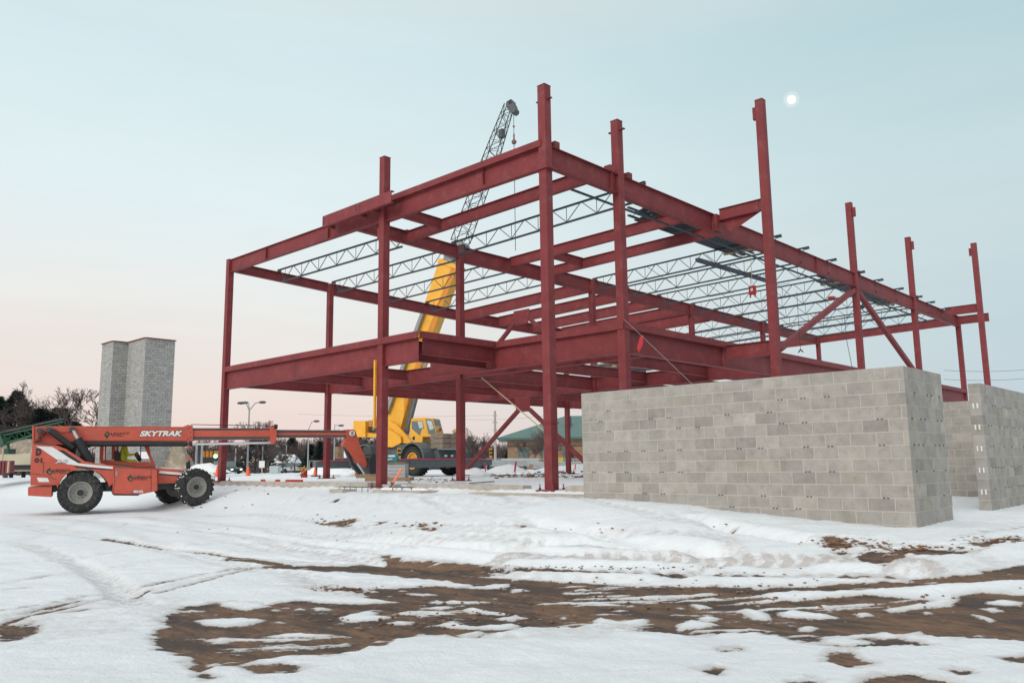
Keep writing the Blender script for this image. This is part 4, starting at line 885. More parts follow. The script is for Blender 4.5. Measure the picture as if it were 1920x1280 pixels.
# wheels
def wheel(c, ax, r, wd, parent, lug=22, rimm=RIM, dirty=True, snow=False):
    c = Vector(c); ax = Vector(ax).normalized(); a = ax.orthogonal().normalized(); e = ax.cross(a)
    t = MB().lathe([(r * .50, -wd * .42), (r * .55, -wd * .5), (r * .80, -wd * .54), (r * .93, -wd * .46), (r * .97, -wd * .25), (r * .97, wd * .25), (r * .93, wd * .46), (r * .80, wd * .54), (r * .55, wd * .5), (r * .50, wd * .42)], c, ax, 40)
    for i in range(lug):
        for s_ in (-1, 1):
            th = 2 * math.pi * (i + (.5 if s_ > 0 else 0)) / lug; th2 = th + .12
            q0 = a * math.cos(th) + e * math.sin(th); q1 = a * math.cos(th2) + e * math.sin(th2)
            t.bar(c + q0 * r * .985 + ax * s_ * wd * .03, c + q1 * r * .955 + ax * s_ * wd * .50, r * .085, r * .06, up=q0)
            t.bar(c + q1 * r * .955 + ax * s_ * wd * .47, c + q1 * r * .84 + ax * s_ * wd * .535, r * .085, r * .05, up=q0)
    wv = sub(t.build('wheel', RUB, parent))
    rm = MB()
    for s_ in (-1, 1):
        rm.lathe([(r * .56, s_ * wd * .46), (r * .54, s_ * wd * .52), (r * .49, s_ * wd * .50), (r * .47, s_ * wd * .30), (r * .40, s_ * wd * .22), (r * .20, s_ * wd * .20), (r * .19, s_ * wd * .34), (.001, s_ * wd * .34)], c, ax, 32)
    rm.build('rim', rimm, wv)
    hb_ = MB()
    for s_ in (-1, 1):
        hb_.tube(c + ax * s_ * wd * .2, c + ax * s_ * wd * .46, r * .17, r * .14, 12)
        for i in range(10):
            th = 2 * math.pi * i / 10; q0 = a * math.cos(th) + e * math.sin(th); hb_.tube(c + q0 * r * .28 + ax * s_ * wd * .2, c + q0 * r * .28 + ax * s_ * wd * .26, r * .025, n=6)
    hb_.build('hub', BLA, wv)
    if snow:
        sn = MB()
        for i in range(70):
            th = random.uniform(0, 2 * math.pi); q0 = a * math.cos(th) + e * math.sin(th); s_ = random.uniform(-.5, .35)
            if q0.z > -.95: sn.ball(c + q0 * r * (.965 if abs(s_) < .4 else .93) + ax * s_ * wd, random.uniform(.015, .04), 6, jit=.3)
        sn.build('snow_clumps', SNW, wv)
    return wv
RW = .68
WOFF = 1.02
cr = TF.px(150.5, 923, WOFF); cf = TF.px(365, 912.5, WOFF); cf.z = max(cf.z, gz(cf.x, cf.y) + RW * .86)
wheel(cr, TF.y, RW, .36, TL); wheel(cr + TF.y * 2 * WOFF, TF.y, RW, .36, TL)
st = R(-17); axf = TF.y * math.cos(st) + TF.x * math.sin(st)
wheel(cf, axf, RW * .97, .36, TL, snow=True); cff = cf + TF.y * 2 * WOFF - TF.x * .5; cff.z = max(cf.z - .06, gz(cff.x, cff.y) + RW * .88); wheel(cff, axf, RW * .97, .36, TL, snow=True)
MB().tube(cr, cr + TF.y * 2 * WOFF, .13, n=10).tube(cf, cff, .13, n=10).build('axle', DGR, TL)
ex = TF.px(*ZB([(310, 680)])[0], .9); MB().tube(ex, ex + TF.y * .5, .14, n=12).build('exhaust_box', BLA, TL)

def seam(pts, off, w_=.012, nm='panel_seam', m=BLA, par=None):
    P = [TF.px(*ZB([q_])[0], off) for q_ in pts]; mb = MB()
    for a_, b_ in zip(P, P[1:]): mb.bar(a_, b_, w_, w_, up=TF.y)
    mb.build(nm, m, par or TL)
seam([(208, 430), (208, 540)], 1.052); seam([(90, 540), (230, 560), (330, 600)], 1.052); seam([(880, 470), (884, 600), (868, 730)], 1.162); seam([(1228, 500), (1230, 715)], 1.162); seam([(884, 480), (1288, 498)], 1.162, .02)
seam([(890, 462), (1000, 470), (1120, 485), (1270, 480)], 1.1, .03, 'hose'); seam([(110, 252), (250, 262), (330, 270)], 1.06, .03, 'hose', DGR)
seam([(700, 455), (730, 470), (860, 478)], .9, .03, 'hose'); seam([(1040, 735), (1100, 742)], 1.165, .03, 'step_edge', DGR)
seam([(620, 100), (1520, 104)], BO + .002, .012, 'weld_line', mat('weld_dark', (.35, .06, .04), .6)); seam([(620, 228), (1600, 228)], BO + .002, .014, 'weld_line', MATS['weld_dark'])
for zc_ in ((1600, 110), (1600, 150), (1600, 200), (1575, 120), (1575, 210)): p_ = TF.px(*ZB([zc_])[0], BO); MB().tube(p_, p_ - TF.y * .015, .025, n=8).build('boom_bolt', DGR, boom)
for k_ in range(7): p_ = TF.px(*ZB([(150 + 85 * (k_ > 3) + 20 * (k_ % 4), 662)])[0], 1.125); MB().tube(p_, p_ - TF.y * .02, .02, n=6).build('bolt', DGR, TL)
# operator sitting in the cab
def person():
    sp_ = TF.px(*ZB([(965, 400)])[0], -.65); hips = sp_ - Vector((0, 0, .12)); x = TF.x; y = TF.y; z = Vector((0, 0, 1))
    t = thing('person', hips, 'person in yellow hi-vis jacket sitting in the telehandler cab, head hidden behind the boom', 'person')
    J = {'pel': hips, 'ab': hips + z * .2, 'ch': hips + z * .42 + x * .02, 'nk': hips + z * .6 + x * .02, 'hd': hips + z * .72 + x * .03, 'top': hips + z * .86 + x * .02}
    E_ = [('pel', 'ab'), ('ab', 'ch'), ('ch', 'nk'), ('nk', 'hd'), ('hd', 'top')]; rad = {'pel': .17, 'ab': .155, 'ch': .18, 'nk': .06, 'hd': .09, 'top': .075}
    for s_, k in ((1, 'r'), (-1, 'l')):
        sh = J['ch'] + z * .08 - y * s_ * .19; el = sh - z * .26 + x * .12 - y * s_ * .04; wr = el + x * .24 + z * .03 + y * s_ * .05
        kn = hips + x * .42 - y * s_ * .1 + z * .02; an = kn - z * .42 + x * .08; to = an + x * .2 - z * .04
        for nme, p_, r_ in (('sh', sh, .085), ('el', el, .055), ('wr', wr, .035), ('hp', hips - y * s_ * .09, .1), ('kn', kn, .07), ('an', an, .045), ('to', to, .04)): J[nme + k] = p_; rad[nme + k] = r_
        E_ += [('ch', 'sh' + k), ('sh' + k, 'el' + k), ('el' + k, 'wr' + k), ('pel', 'hp' + k), ('hp' + k, 'kn' + k), ('kn' + k, 'an' + k), ('an' + k, 'to' + k)]
    names = list(J); inv = PM[t.name]; me_ = bpy.data.meshes.new('body'); me_.from_pydata([tuple(inv @ J[n_]) for n_ in names], [(names.index(a), names.index(b)) for a, b in E_], [])
    o = bpy.data.objects.new('body', me_); C.objects.link(o); o.parent = t
    sk = o.modifiers.new('skin', 'SKIN'); sl_ = me_.skin_vertices[0] if len(me_.skin_vertices) else me_.skin_vertices.new().__class__ and me_.skin_vertices[0]
    for i, n_ in enumerate(names): sl_.data[i].radius = (rad[n_],) * 2; sl_.data[i].use_root = (n_ == 'pel')
    sb_ = o.modifiers.new('sub', 'SUBSURF'); sb_.levels = 1; sb_.render_levels = 2; me_.materials.append(HIV)
    MB().ball(J['hd'] + z * .05, .105, 12, (1, .85, 1.2)).ball(J['hd'] + x * .10 + z * .03, .02, 6).build('face', SKIN, t, smooth=True)
    MB().ball(J['hd'] + z * .1, .135, 12, (1.1, .95, .8)).build('hard_hat', WHT, t, smooth=True)
    for k in ('r', 'l'):
        w_ = J['wr' + k]; mb = MB().ball(w_ + x * .05, .05, 8, (1.2, .8, .5))
        for f_ in range(4): mb.path([w_ + x * .09 + y * (.03 - f_ * .02), w_ + x * (.13 + .01 * (f_ in (1, 2))) + y * (.03 - f_ * .02), w_ + x * .14 - z * .035 + y * (.03 - f_ * .02)], .009)
        mb.path([w_ + x * .03 + y * .05, w_ + x * .08 + y * .06 - z * .02], .011); mb.build('hand', SKIN, t)
    MB().box(-.001, .001, -.001, .001, 0, .002) if False else None
try: person()
except Exception as ex_: print('person failed', ex_)

# ------------------------------------------------------------ mobile crane
ZC = lambda L: [(640 + x / 7.111, 740 + y / 7.111) for x, y in L]
CB = thing('mobile_crane', (-27.3, 17.4, -.72), 'yellow and grey rough terrain crane with a long lattice tipped boom behind the frame', 'crane')
CZ = -.72
# carrier, heading +X
CGf = MB()
CGf.box(-31.2, -24.0, 16.5, 18.3, .35, 1.0); CGf.build('carrier_deck', CGR, CB, bevel=.03)
for (X, nm) in ((-24.6, 'f'), (-29.4, 'r')):
    for Y in (15.95, 18.85): wheel((X, Y, CZ + .93), (0, 1, 0), .93, .72, CB, 26, YEL)
    MB().tube((X, 16.1, CZ + .93), (X, 18.7, CZ + .93), .16, n=10).build('axle', DGR, CB)
for X in (-24.6, -29.4):
    for Y0, Y1 in ((15.5, 16.4), (18.4, 19.3)):
        pr_ = [(X + 1.15 * math.cos(t) * 1.05, Y0, CZ + .93 + 1.13 * math.sin(t)) for t in np.linspace(R(-5), R(185), 13)]
        pi_ = [(X + 1.04 * math.cos(t) * 1.05, Y0, CZ + .93 + 1.05 * math.sin(t)) for t in np.linspace(R(185), R(-5), 13)]
        fd = MB()
        for i in range(12): fd.prism([pr_[i], pr_[i + 1], pi_[11 - i], pi_[12 - i]], (0, Y1 - Y0, 0))
        fd.build('fender', CGR, CB)
nosef = MB().prism([(-24.0, 16.4, .2), (-24.0, 16.4, 1.15), (-23.2, 16.4, .85), (-22.9, 16.4, .2)], (0, 2.0, 0)); nosef.build('front_deck', CGR, CB, bevel=.03)
MB().box(-23.9, -23.1, 16.45, 18.3, .86, .93).build('snow_patch', SNW, CB)
for X, y0, y1 in ((-22.9, 12.9, 20.6), (-31.6, 13.2, 20.6)):
    ob = sub(MB().box(X - .25, X + .25, y0 + 1.0, y1 - 1.0, -.20, .35).box(X - .18, X + .18, y0, y0 + .99, -.12, .28).box(X - .18, X + .18, y1 - .99, y1, -.12, .28).build('outrigger_beam', CGR, CB, bevel=.02))
    for Y in (y0 + .15, y1 - .15):
        MB().tube((X, Y, -.12), (X, Y, CZ + .08), .09, n=10).tube((X, Y, CZ), (X, Y, CZ + .08), .32, n=12).build('outrigger_jack', DGR, ob)
        if X < -30: continue
        sgn_ = MB().box(X + .19, X + .21, Y - .12, Y + .12, .35, .95); sgn_.build('striped_marker', YEL, ob)
        MB().box(X + .211, X + .215, Y - .12, Y + .12, .5, .62).box(X + .211, X + .215, Y - .12, Y + .12, .72, .84).build('marker_stripe', BLA, ob)
    MB().tube((X + .26, y0 + .2, .30), (X + .26, y1 - .2, .25), .03, n=6).build('pink_ribbon', PNK, ob)
for y_ in (16.7, 17.2, 18.0): MB().box(-22.9, -22.87, y_, y_ + .2, .42, .55).build('headlight', WHT, CB)
MB().tube((-27.3, 17.4, 1.0), (-27.3, 17.4, 1.28), .95, n=24).build('turntable', DGR, CB)
SH = Vector((.945, .327)); SF = Frame((-27.3, 17.4, 1.3), SH)
def cpart(name, pts, o1, o0, m=YEL, ref=None, bevel=.02, conv=ZC):
    mb = MB(); SF.slab(mb, conv(pts), o1, o0, ref); return sub(mb.build(name, m, CB, bevel=bevel))
cpart('counterweight', [(158, 345), (320, 345), (320, 565), (158, 560)], 1.1, -1.1, ref=1.1)
cpart('rear_deck', [(320, 500), (560, 530), (620, 540), (620, 570), (320, 565)], .9, -.9, ref=.9)
cpart('engine_housing', [(330, 340), (500, 330), (500, 520), (330, 520)], .5, -.5, MGR, ref=.9)
h_ = [SF.px(*ZC([q_])[0], .7) for q_ in ((340, 420), (380, 470), (420, 490), (460, 470), (500, 500))]; MB().path(h_, .05).build('hose', BLA, CB)
for zc in ((380, 380), (440, 400), (450, 340)):
    p_ = SF.px(*ZC([zc])[0], .75); MB().tube(p_, p_ + SF.y * .4, .22, n=12).build('winch_drum', mat('yellow_brown', (.5, .25, .08), .6), CB)
cpart('superstructure', [(600, 440), (700, 430), (800, 560), (920, 620), (920, 650), (800, 665), (690, 690), (560, 690), (500, 640), (560, 500)], .55, -.55, ref=.55)
cpart('boom_support', [(630, 335), (740, 400), (935, 620), (930, 645), (820, 650), (700, 480), (620, 400)], .75, .56, ref=.75); cpart('side_box', [(560, 470), (680, 480), (800, 560), (808, 640), (690, 700), (560, 690)], 1.0, .76, ref=.9)
# cab
cb = cpart('cab', [(935, 312), (1100, 300), (1215, 312), (1262, 470), (1275, 545), (1150, 560), (1085, 560), (1080, 640), (960, 640), (905, 560), (915, 420)], 1.25, .35, ref=1.25)
for pts, o_ in ((([(938, 352), (1080, 345), (1104, 445), (1072, 455), (1045, 540), (1020, 520), (938, 450)]), 1.26), (([(1118, 318), (1205, 325), (1250, 460), (1258, 525), (1160, 520)]), 1.26)):
    mb = MB(); mb.prism(SF.poly(ZC(pts), o_), SF.y * .01); mb.build('window', GLS, cb)
mb = MB(); mb.prism(SF.poly(ZC([(1015, 358), (1075, 352), (1095, 440), (1040, 445)]), 1.272), SF.y * .005); mb.build('window_reflection_panel', mat('painted_reflection', (.5, .56, .54), .2), cb)  # pale colour painted on the cab windows as their reflection
mb = MB(); mb.prism(SF.poly(ZC([(1135, 340), (1200, 345), (1235, 450), (1180, 470)]), 1.272), SF.y * .005); mb.build('window_reflection_panel', MATS['painted_reflection'], cb)
mb = MB(); mb.prism([p_ + SF.x * .02 for p_ in [SF.px(*ZC([(1225, 330)])[0], 1.2), SF.px(*ZC([(1268, 530)])[0], 1.2)]] + [SF.px(*ZC([(1268, 530)])[0], 1.2) + SF.y * .8 + SF.x * .02, SF.px(*ZC([(1225, 330)])[0], 1.2) + SF.y * .8 + SF.x * .02], SF.x * .02); mb.build('windscreen', GLS, cb)
p_ = SF.px(*ZC([(1315, 460)])[0], 1.25); MB().tube(p_, p_ + SF.x * .04, .13, n=14).tube(p_, SF.px(*ZC([(1262, 500)])[0], 1.25), .02, n=5).build('mirror', mat('mirror_blue', (.03, .05, .14), .2), cb)
MB().tube(SF.px(*ZC([(972, 578)])[0], 1.26), SF.px(*ZC([(972, 578)])[0], 1.27), .12, n=14).build('round_hole', BLA, cb)
# boom
PXC = lambda L: L
bm = cpart('boom', [(708, 815), (750, 806), (768, 740), (857, 500), (822, 491), (737, 740)], .42, -.42, ref=.42, conv=PXC)
mb = MB(); mb.prism(SF.poly([(757, 778), (768, 740), (857, 500), (848, 497), (758, 740)], .425), SF.y * .004); mb.build('boom_shaded_facet', mat('crane_yellow_shade', (.62, .22, .01), .5), bm)  # deeper yellow overlay paints the shade on the boom's right-hand facet
cpart('stowed_jib', [(722, 772), (728, 776), (800, 576), (795, 574)], .75, .5, MGR, ref=.6, conv=PXC, bevel=0)
p0 = SF.px(762, 813, 0); p1 = SF.px(800, 665, 0); MB().tube(p0, p0.lerp(p1, .75), .17, n=12).build('lift_cylinder', CGR, CB); MB().tube(p0.lerp(p1, .75), p1, .1, n=10).build('cylinder_rod', CHR, CB)
cpart('boom_collar', [(820, 492), (858, 506), (861, 498), (824, 484)], .5, -.5, YEL, ref=.42, conv=PXC)
cpart('telescopic_section', [(826, 494), (855, 503), (870, 462), (848, 452)], .34, -.34, MGR, ref=.3, conv=PXC)
for k in range(4):
    t_ = k / 4; a_ = (828 + 21 * t_, 489 - 34 * t_); b_ = (857 + 12 * t_, 498 - 34 * t_); cpart('section_collar', [a_, b_, (b_[0] + 1.4, b_[1] - 3.2), (a_[0] + 1.4, a_[1] - 3.2)], .4, -.4, CGR, ref=.3, conv=PXC, bevel=0)
cpart('jib_pivot', [(848, 458), (852, 448), (862, 450), (874, 458), (870, 466)], .3, -.3, MGR, ref=.3, conv=PXC)
# lattice
lt = MB(); nb = 15
def ch_(t, side, off):
    l0 = Vector((850, 452)); l1 = Vector((910, 292)); l2 = Vector((948, 196)); r0 = Vector((876, 455)); r1 = Vector((934, 292)); r2 = Vector((960, 205))
    a, b, c = (l0, l1, l2) if side == 0 else (r0, r1, r2); q_ = a.lerp(b, t / .62) if t < .62 else b.lerp(c, (t - .62) / .38); wo = .36 * (1 - .5 * t); return SF.px(q_.x, q_.y, wo if off else -wo) if False else SF.px(q_.x, q_.y, 0) - SF.y * (wo if off else -wo)
for i in range(nb):
    t0 = i / nb; t1 = (i + 1) / nb
    for s_ in (0, 1):
        for o_ in (0, 1): lt.tube(ch_(t0, s_, o_), ch_(t1, s_, o_), .036, n=5)
    for o_ in (0, 1):
        lt.tube(ch_(t0, i % 2, o_), ch_(t1, 1 - i % 2, o_), .022, n=4); lt.tube(ch_(t0, 0, o_), ch_(t0, 1, o_), .02, n=4)
    for s_ in (0, 1): lt.tube(ch_(t0, s_, i % 2), ch_(t1, s_, 1 - i % 2), .022, n=4)
lat = sub(lt.build('lattice_jib', mat('lattice_dark', (.03, .038, .045), .5), CB))
for (x, y, r_) in ((898, 347, .18), (941, 251, .16)): p_ = SF.px(x, y, .2); MB().box(p_.x - r_, p_.x + r_, p_.y - .15, p_.y + .15, p_.z - .28, p_.z + .28).build('bracket_box', DGR, lat)
hd_ = MB(); p_ = SF.px(955, 197, 0); hd_.prism(SF.poly([(948, 196), (950, 190), (958, 187), (964, 195), (966, 206), (960, 212), (952, 206)], .25), SF.y * .5); hd_.tube(SF.px(961, 205, .3), SF.px(961, 205, .3) + SF.y * .6, .22, n=16).tube(SF.px(957, 191, .25), SF.px(957, 191, .25) + SF.y * .5, .17, n=14); hd_.build('jib_head', DGR, lat)
pw_ = SF.px(963, 207, 0)
pd = (pw_ - CP).dot(RZ)
hk = thing('hook_line', at(962, 272, pd), 'steel cable with round headache ball hanging from the crane jib tip', 'crane hook')
pb = at(962, 270, pd); pb.x, pb.y = pw_.x, pw_.y
MB().tube((pw_.x, pw_.y, pw_.z), (pw_.x, pw_.y, pb.z), .022, n=5).tube((pw_.x, pw_.y, pb.z), (pw_.x, pw_.y, pb.z - 7.2), .025, n=5).build('cable', CGR, hk)
MB().ball((pw_.x, pw_.y, pb.z), .17, 12).build('ball', mat('rusty_ball', (.18, .09, .08), .7), hk, smooth=True)
MB().ball((pw_.x, pw_.y, pb.z + 1.05), .08, 8).build('swivel', MATS['rusty_ball'], hk); MB().tube((pw_.x, pw_.y, pb.z + .15), (pw_.x, pw_.y, pb.z + .55), .05, n=6).build('shackle', MATS['rusty_ball'], hk)
# crate on crane front deck
def pbox(x0, y0, x1, y1, d, depth, m, name, label, cat, grp=None, bevel=.01):
    a = at(x0, y1, d); b = at(x1, y1, d); c = at(x0, y0, d); rr_ = (b - a); rr_.z = 0; u = Vector((0, 0, (c - a).z)); f_ = Vector((RZ.x, RZ.y, 0)).normalized() * depth
    return solo(name, MB().prism([a, a + rr_, a + rr_ + u, a + u], f_), m, label, cat, grp, bevel=bevel)
ct = thing('timber_crate', (-22.9, 17.5, .9), 'stack of grey weathered timber blocks on the front deck of the crane', 'timber')
for k in range(3):
    for j in range(3): MB().box(-23.6 + .02 * j, -22.5, 16.2 + j * .62, 16.2 + j * .62 + .58, .93 + k * .30, .93 + k * .30 + .28).build('timber_block', mat('grey_timber', (.24, .19, .15), .9, var=.3, scale=6), ct, bevel=.02)
MB().ball((-23.0, 17.9, 1.95), .38, 10, (1, 1.1, .5), .25).build('coiled_rope', STRAP, ct)

# ------------------------------------------------------------ site clutter
def cone(px_, py_, hpx, d, label):
    b = at(px_, py_, d); h = hpx * d / F; t = thing('traffic_cone', b, label, 'traffic cone', 'orange traffic cones')
    MB().tube(b + Vector((0, 0, .03)), b + Vector((0, 0, h)), h * .22, h * .04, 20).build('cone_body', CONE, t, smooth=False)
    MB().box(b.x - h * .24, b.x + h * .24, b.y - h * .24, b.y + h * .24, b.z, b.z + .03).build('base', CONE, t)
cone(407, 893, 21, 38, 'orange traffic cone just left of the far left column'); cone(465, 891.5, 19, 42, 'orange traffic cone in the snow right of the far left column')
cone(571 + 239, 890, 1, 41, 'x') if False else None
cone(590.5, 890, 15, 48, 'orange traffic cone right of the red post with a strap'); 
def stake(p0, p1, d0, d1, m, label, w_=.07): return solo('survey_stake', MB().bar(at(*p0, d0), at(*p1, d1), w_, .03), m, label, 'stake', 'bright marker stakes')
stake((666, 891), (669, 880), 36, 36, CONE, 'short orange stake beside the telehandler forks'); stake((965, 885), (967.5, 865), 40, 40, PNK, 'pink red stake in the snow between the brace and the corner column', .1)
stake((911, 889), (908.5, 868), 44, 44, PNK, 'thin pink stake under the outrigger marker', .06); stake((1078, 880), (1079, 870), 45, 45, CONE, 'pale orange stake right of the corner column'); stake((1095, 883), (1096, 874), 45, 45, CONE, 'orange stake beside the left end of the block wall', .12)
# big leaning stake at pier cap
ls = thing('leaning_stake', (-6.2, -1.6, -1), 'leaning wooden stake with a bright orange painted top in front of the second column', 'stake')
a_ = at(722, 929, 24.6); b_ = at(753, 879, 25.0); c_ = a_.lerp(b_, .5); MB().bar(a_, c_, .09, .04).build('bare_end', mat('brown_stake', (.2, .08, .05), .8), ls); MB().bar(c_, b_, .09, .041).build('painted_end', mat('fluo_orange', (.95, .22, .12), .6, var=.03), ls)
# pallet of grey blocks with toolbox
pbox(724, 895.5, 769, 901.5, 30.0, 1.2, WOD, 'timber_plank', 'brown timber bearer under the stack of grey blocks', 'timber', 'timbers by the second column')
pbox(684, 894, 727, 902, 30.3, .8, WOD, 'timber_plank', 'dark timber bearer left of the second column under the forks', 'timber', 'timbers by the second column')
pbox(667, 889, 706, 896, 31.2, .6, WOD, 'timber_plank', 'grey brown timber crib below the telehandler fork carriage', 'timber', 'timbers by the second column')
tkl = thing('block_stack', at(742, 895, 30.4), 'stack of smooth grey slabs wrapped on timber right of the second column', 'slabs')
for k in range(4):
    a = at(724, 895.3 - k * 6.6, 30.4); b = at(759.5, 895.3 - k * 6.6, 30.4); r_ = b - a; r_.z = 0; f_ = Vector((RZ.x, RZ.y, 0)).normalized()
    MB().prism([a, a + r_, a + r_ + Vector((0, 0, .125)), a + Vector((0, 0, .125))], f_ * 1.0).build('slab', mat('smooth_slab', (.42, .43, .44), .8, var=.06), tkl, bevel=.006)
pbox(722, 866.5, 760, 868.5, 30.3, 1.1, WOD, 'timber_sheet', 'thin brown board lying on top of the grey slab stack', 'timber', 'timbers by the second column')
tbx = thing('tool_box', at(735, 866, 30.6), 'teal plastic tool box on top of the grey slab stack', 'tool box')
a = at(726, 865.5, 30.6); r_ = at(745, 865.5, 30.6) - a; r_.z = 0; f_ = Vector((RZ.x, RZ.y, 0)).normalized(); u = Vector((0, 0, 1))
MB().prism([a, a + r_, a + r_ + u * .27, a + u * .27], f_ * .35).build('case', TEAL, tbx, bevel=.02)
MB().prism([a + r_ * .1 + u * .19 - f_ * .004, a + r_ * .75 + u * .19 - f_ * .004, a + r_ * .75 + u * .25 - f_ * .004, a + r_ * .1 + u * .25 - f_ * .004], f_ * .003).prism([a + r_ * .05 + u * .07 - f_ * .004, a + r_ * .5 + u * .10 - f_ * .004, a + r_ * .5 + u * .13 - f_ * .004, a + r_ * .05 + u * .10 - f_ * .004], f_ * .003).build('white_mark', WHT, tbx)
# red post with straw strap and red level on the wall
rp = thing('red_post', at(570, 895, 34.5), 'short red cylinder wrapped with a frayed tan strap on the foundation wall', 'post')
b = at(570, 895, 35.5); MB().tube(b, b + Vector((0, 0, .36)), .15, .14, 16).build('cylinder', RDT, rp)
sm = MB()
for k in range(26):
    th = random.uniform(0, 6.28); r_ = .16; p0 = b + Vector((math.cos(th) * r_, math.sin(th) * r_, .37 + random.uniform(-.02, .04))); th += random.uniform(.5, 1.2); p1 = b + Vector((math.cos(th) * r_ * 1.7, math.sin(th) * r_ * 1.7, .37 + random.uniform(-.04, .08))); sm.tube(p0, p1, .03, n=5)
sm.tube(b + Vector((0, 0, .42)), b + Vector((.02, 0, .52)), .05, .02, 6); q0 = b - Vector((RZ.x, RZ.y, 0)) * .17; sm.bar(q0 + Vector((RX.x, RX.y, 0)) * -.14 + Vector((0, 0, .12)), q0 + Vector((RX.x, RX.y, 0)) * .15 + Vector((0, 0, .36)), .05, .05)
sm.build('frayed_strap', STRAP, rp)
lv = thing('spirit_level', (-12.5, -.02, -.56), 'long red and white bar lying on top of the foundation wall by the red post', 'bar')
for k in range(8): MB().box(-14.9 + k * .36, -14.9 + k * .36 + .358, .02, .10, -.572, -.50).build('segment', RDT if k not in (1, 2, 4) else WHT, lv)
# loose rubble/timbers
def debris(px_, py_, z, L, w_, ang, m, name, label, cat='timber', grp='loose scraps in the snow'):
    p = onz(px_, py_, z); d = Vector((math.cos(ang), math.sin(ang), .06)); return solo(name, MB().bar(p - d * L / 2, p + d * L / 2, w_, .04), m, label, cat, grp)
debris(632, 938, -1.05, .7, .09, R(60), WOD, 'wood_scrap', 'small red brown wood scrap on the open snow left of the pier cap')
debris(898, 888, -.68, 2.6, .12, R(150), WOD, 'wood_plank', 'long grey brown plank lying behind the third front column')
debris(903, 904, -.66, .9, .2, R(20), DGR, 'rebar_scrap', 'dark bent metal scrap on the snow right of the third column')
debris(560, 913, -.8, .5, .12, R(30), WOD, 'wood_scrap', 'flat brown scrap just below the foundation wall'); debris(387, 893, -.8, .8, .35, R(30), DGR, 'rock', 'dark lump of frozen soil left of the far left column base', 'rock')
# dark clods thrown about
cl = MB(); rs = random.Random(5)
def clod(x, y, s_):
    z = gz(x, y) + .02; cl.ball((x, y, z - .012), s_, 6, (1.4, 1.2, .45), .5)
for (cx, cy, sx, sy, n_, s_, zz) in ((435, 925, 60, 22, 30, .028, -1.1), (640, 977, 70, 8, 26, .022, -1.3), (790, 985, 50, 7, 18, .022, -1.3), (1590, 1018, 90, 12, 80, .013, -1.4), (1700, 1028, 110, 7, 70, .012, -1.4), (1850, 1012, 90, 6, 50, .012, -1.4), (1000, 890, 90, 5, 200, .05, -.72), (800, 899, 60, 4, 110, .04, -.72), (620, 893, 40, 2, 60, .03, -.72), (1060, 884, 60, 5, 100, .06, -.72), (640, 1105, 60, 5, 50, .008, -1.5), (1100, 1065, 300, 4, 60, .007, -1.5), (600, 1000, 300, 30, 24, .010, -1.35), (1200, 985, 200, 14, 24, .010, -1.3), (1300, 1110, 500, 40, 160, .008, -1.5), (800, 1160, 300, 30, 100, .008, -1.5)):
    for k in range(n_):
        x_, y_ = cx + rs.gauss(0, sx / 2), cy + rs.gauss(0, sy / 2); p = ong(x_, y_) if cy > 910 else onz(x_, y_, zz)
        if (p - CP).length < 90: clod(p.x, p.y, abs(rs.gauss(s_, s_ * .4)) + .006)
co_ = cl.build('soil_clods', CLOD); tag(co_, 'brown clods of soil thrown on the snow', 'soil', kind='stuff')
# brown windrow behind corner column
sw = MB()
for k in range(60):
    p = onz(930 + k * 3.2, 893.5 + rs.gauss(0, 1.0), -.72); sw.ball((p.x, p.y, -.78), abs(rs.gauss(.14, .04)), 7, (1.4, 1.4, .6), .3)
tag(sw.build('soil_windrow', CLOD), 'low windrow of brown soil along the snow behind the corner column', 'soil', kind='stuff')
# snow heaps
def heap(px_, py_, w_, h_, d, label, m=SNW, name='snow_pile', cat='snow pile', grp='snow piles on the site'):
    p = at(px_, py_, d); mb = MB(); n = 22; base = 0; X0 = w_ / 2
    for i in range(n + 1):
        for j in range(n + 1):
            x = -1 + 2 * i / n; y = -1 + 2 * j / n; r_ = math.hypot(x, y); h = max(0, 1 - r_ ** 2) ** 1.3 * (1 + .22 * math.sin(3 * x + px_) * math.cos(3 * y + 1) + .08 * math.sin(9 * x + 4 * y) + rs.uniform(-.06, .06)); mb.v.append((p.x + rv[0] * x * X0 + fv[0] * y * X0 * .6, p.y + rv[1] * x * X0 + fv[1] * y * X0 * .6, p.z - .06 + h * h_))
    for i in range(n):
        for j in range(n): a = i * (n + 1) + j; mb.face([a, a + n + 1, a + n + 2, a + 1])
    return solo(name, mb, m, label, cat, grp, smooth=True)
heap(950, 884, 3.2, .42, 48, 'smooth snow mound right of the diagonal brace'); heap(620, 888, 5.0, .75, 62, 'snow mound behind the second far column'); heap(1075, 880, 6, .35, 52, 'snow mound between the corner column and the block wall'); heap(705, 890, 5.5, .6, 56, 'snow mound behind the forks'); heap(385, 884, 4, .6, 60, 'snow mound behind the telehandler front wheel'); heap(887, 887, 2, .3, 42, 'snow mound beside the third column foot')
heap(336, 880, 2.6, 1.75, 60, 'tall heap of rough grey spoil right of the block shaft', SPOIL, 'spoil_heap', 'spoil heap', 'spoil heaps')
heap(30, 882, 13, 3.0, 78, 'large tan spoil heap dusted with snow at the far left', SPOIL, 'spoil_heap', 'spoil heap', 'spoil heaps')

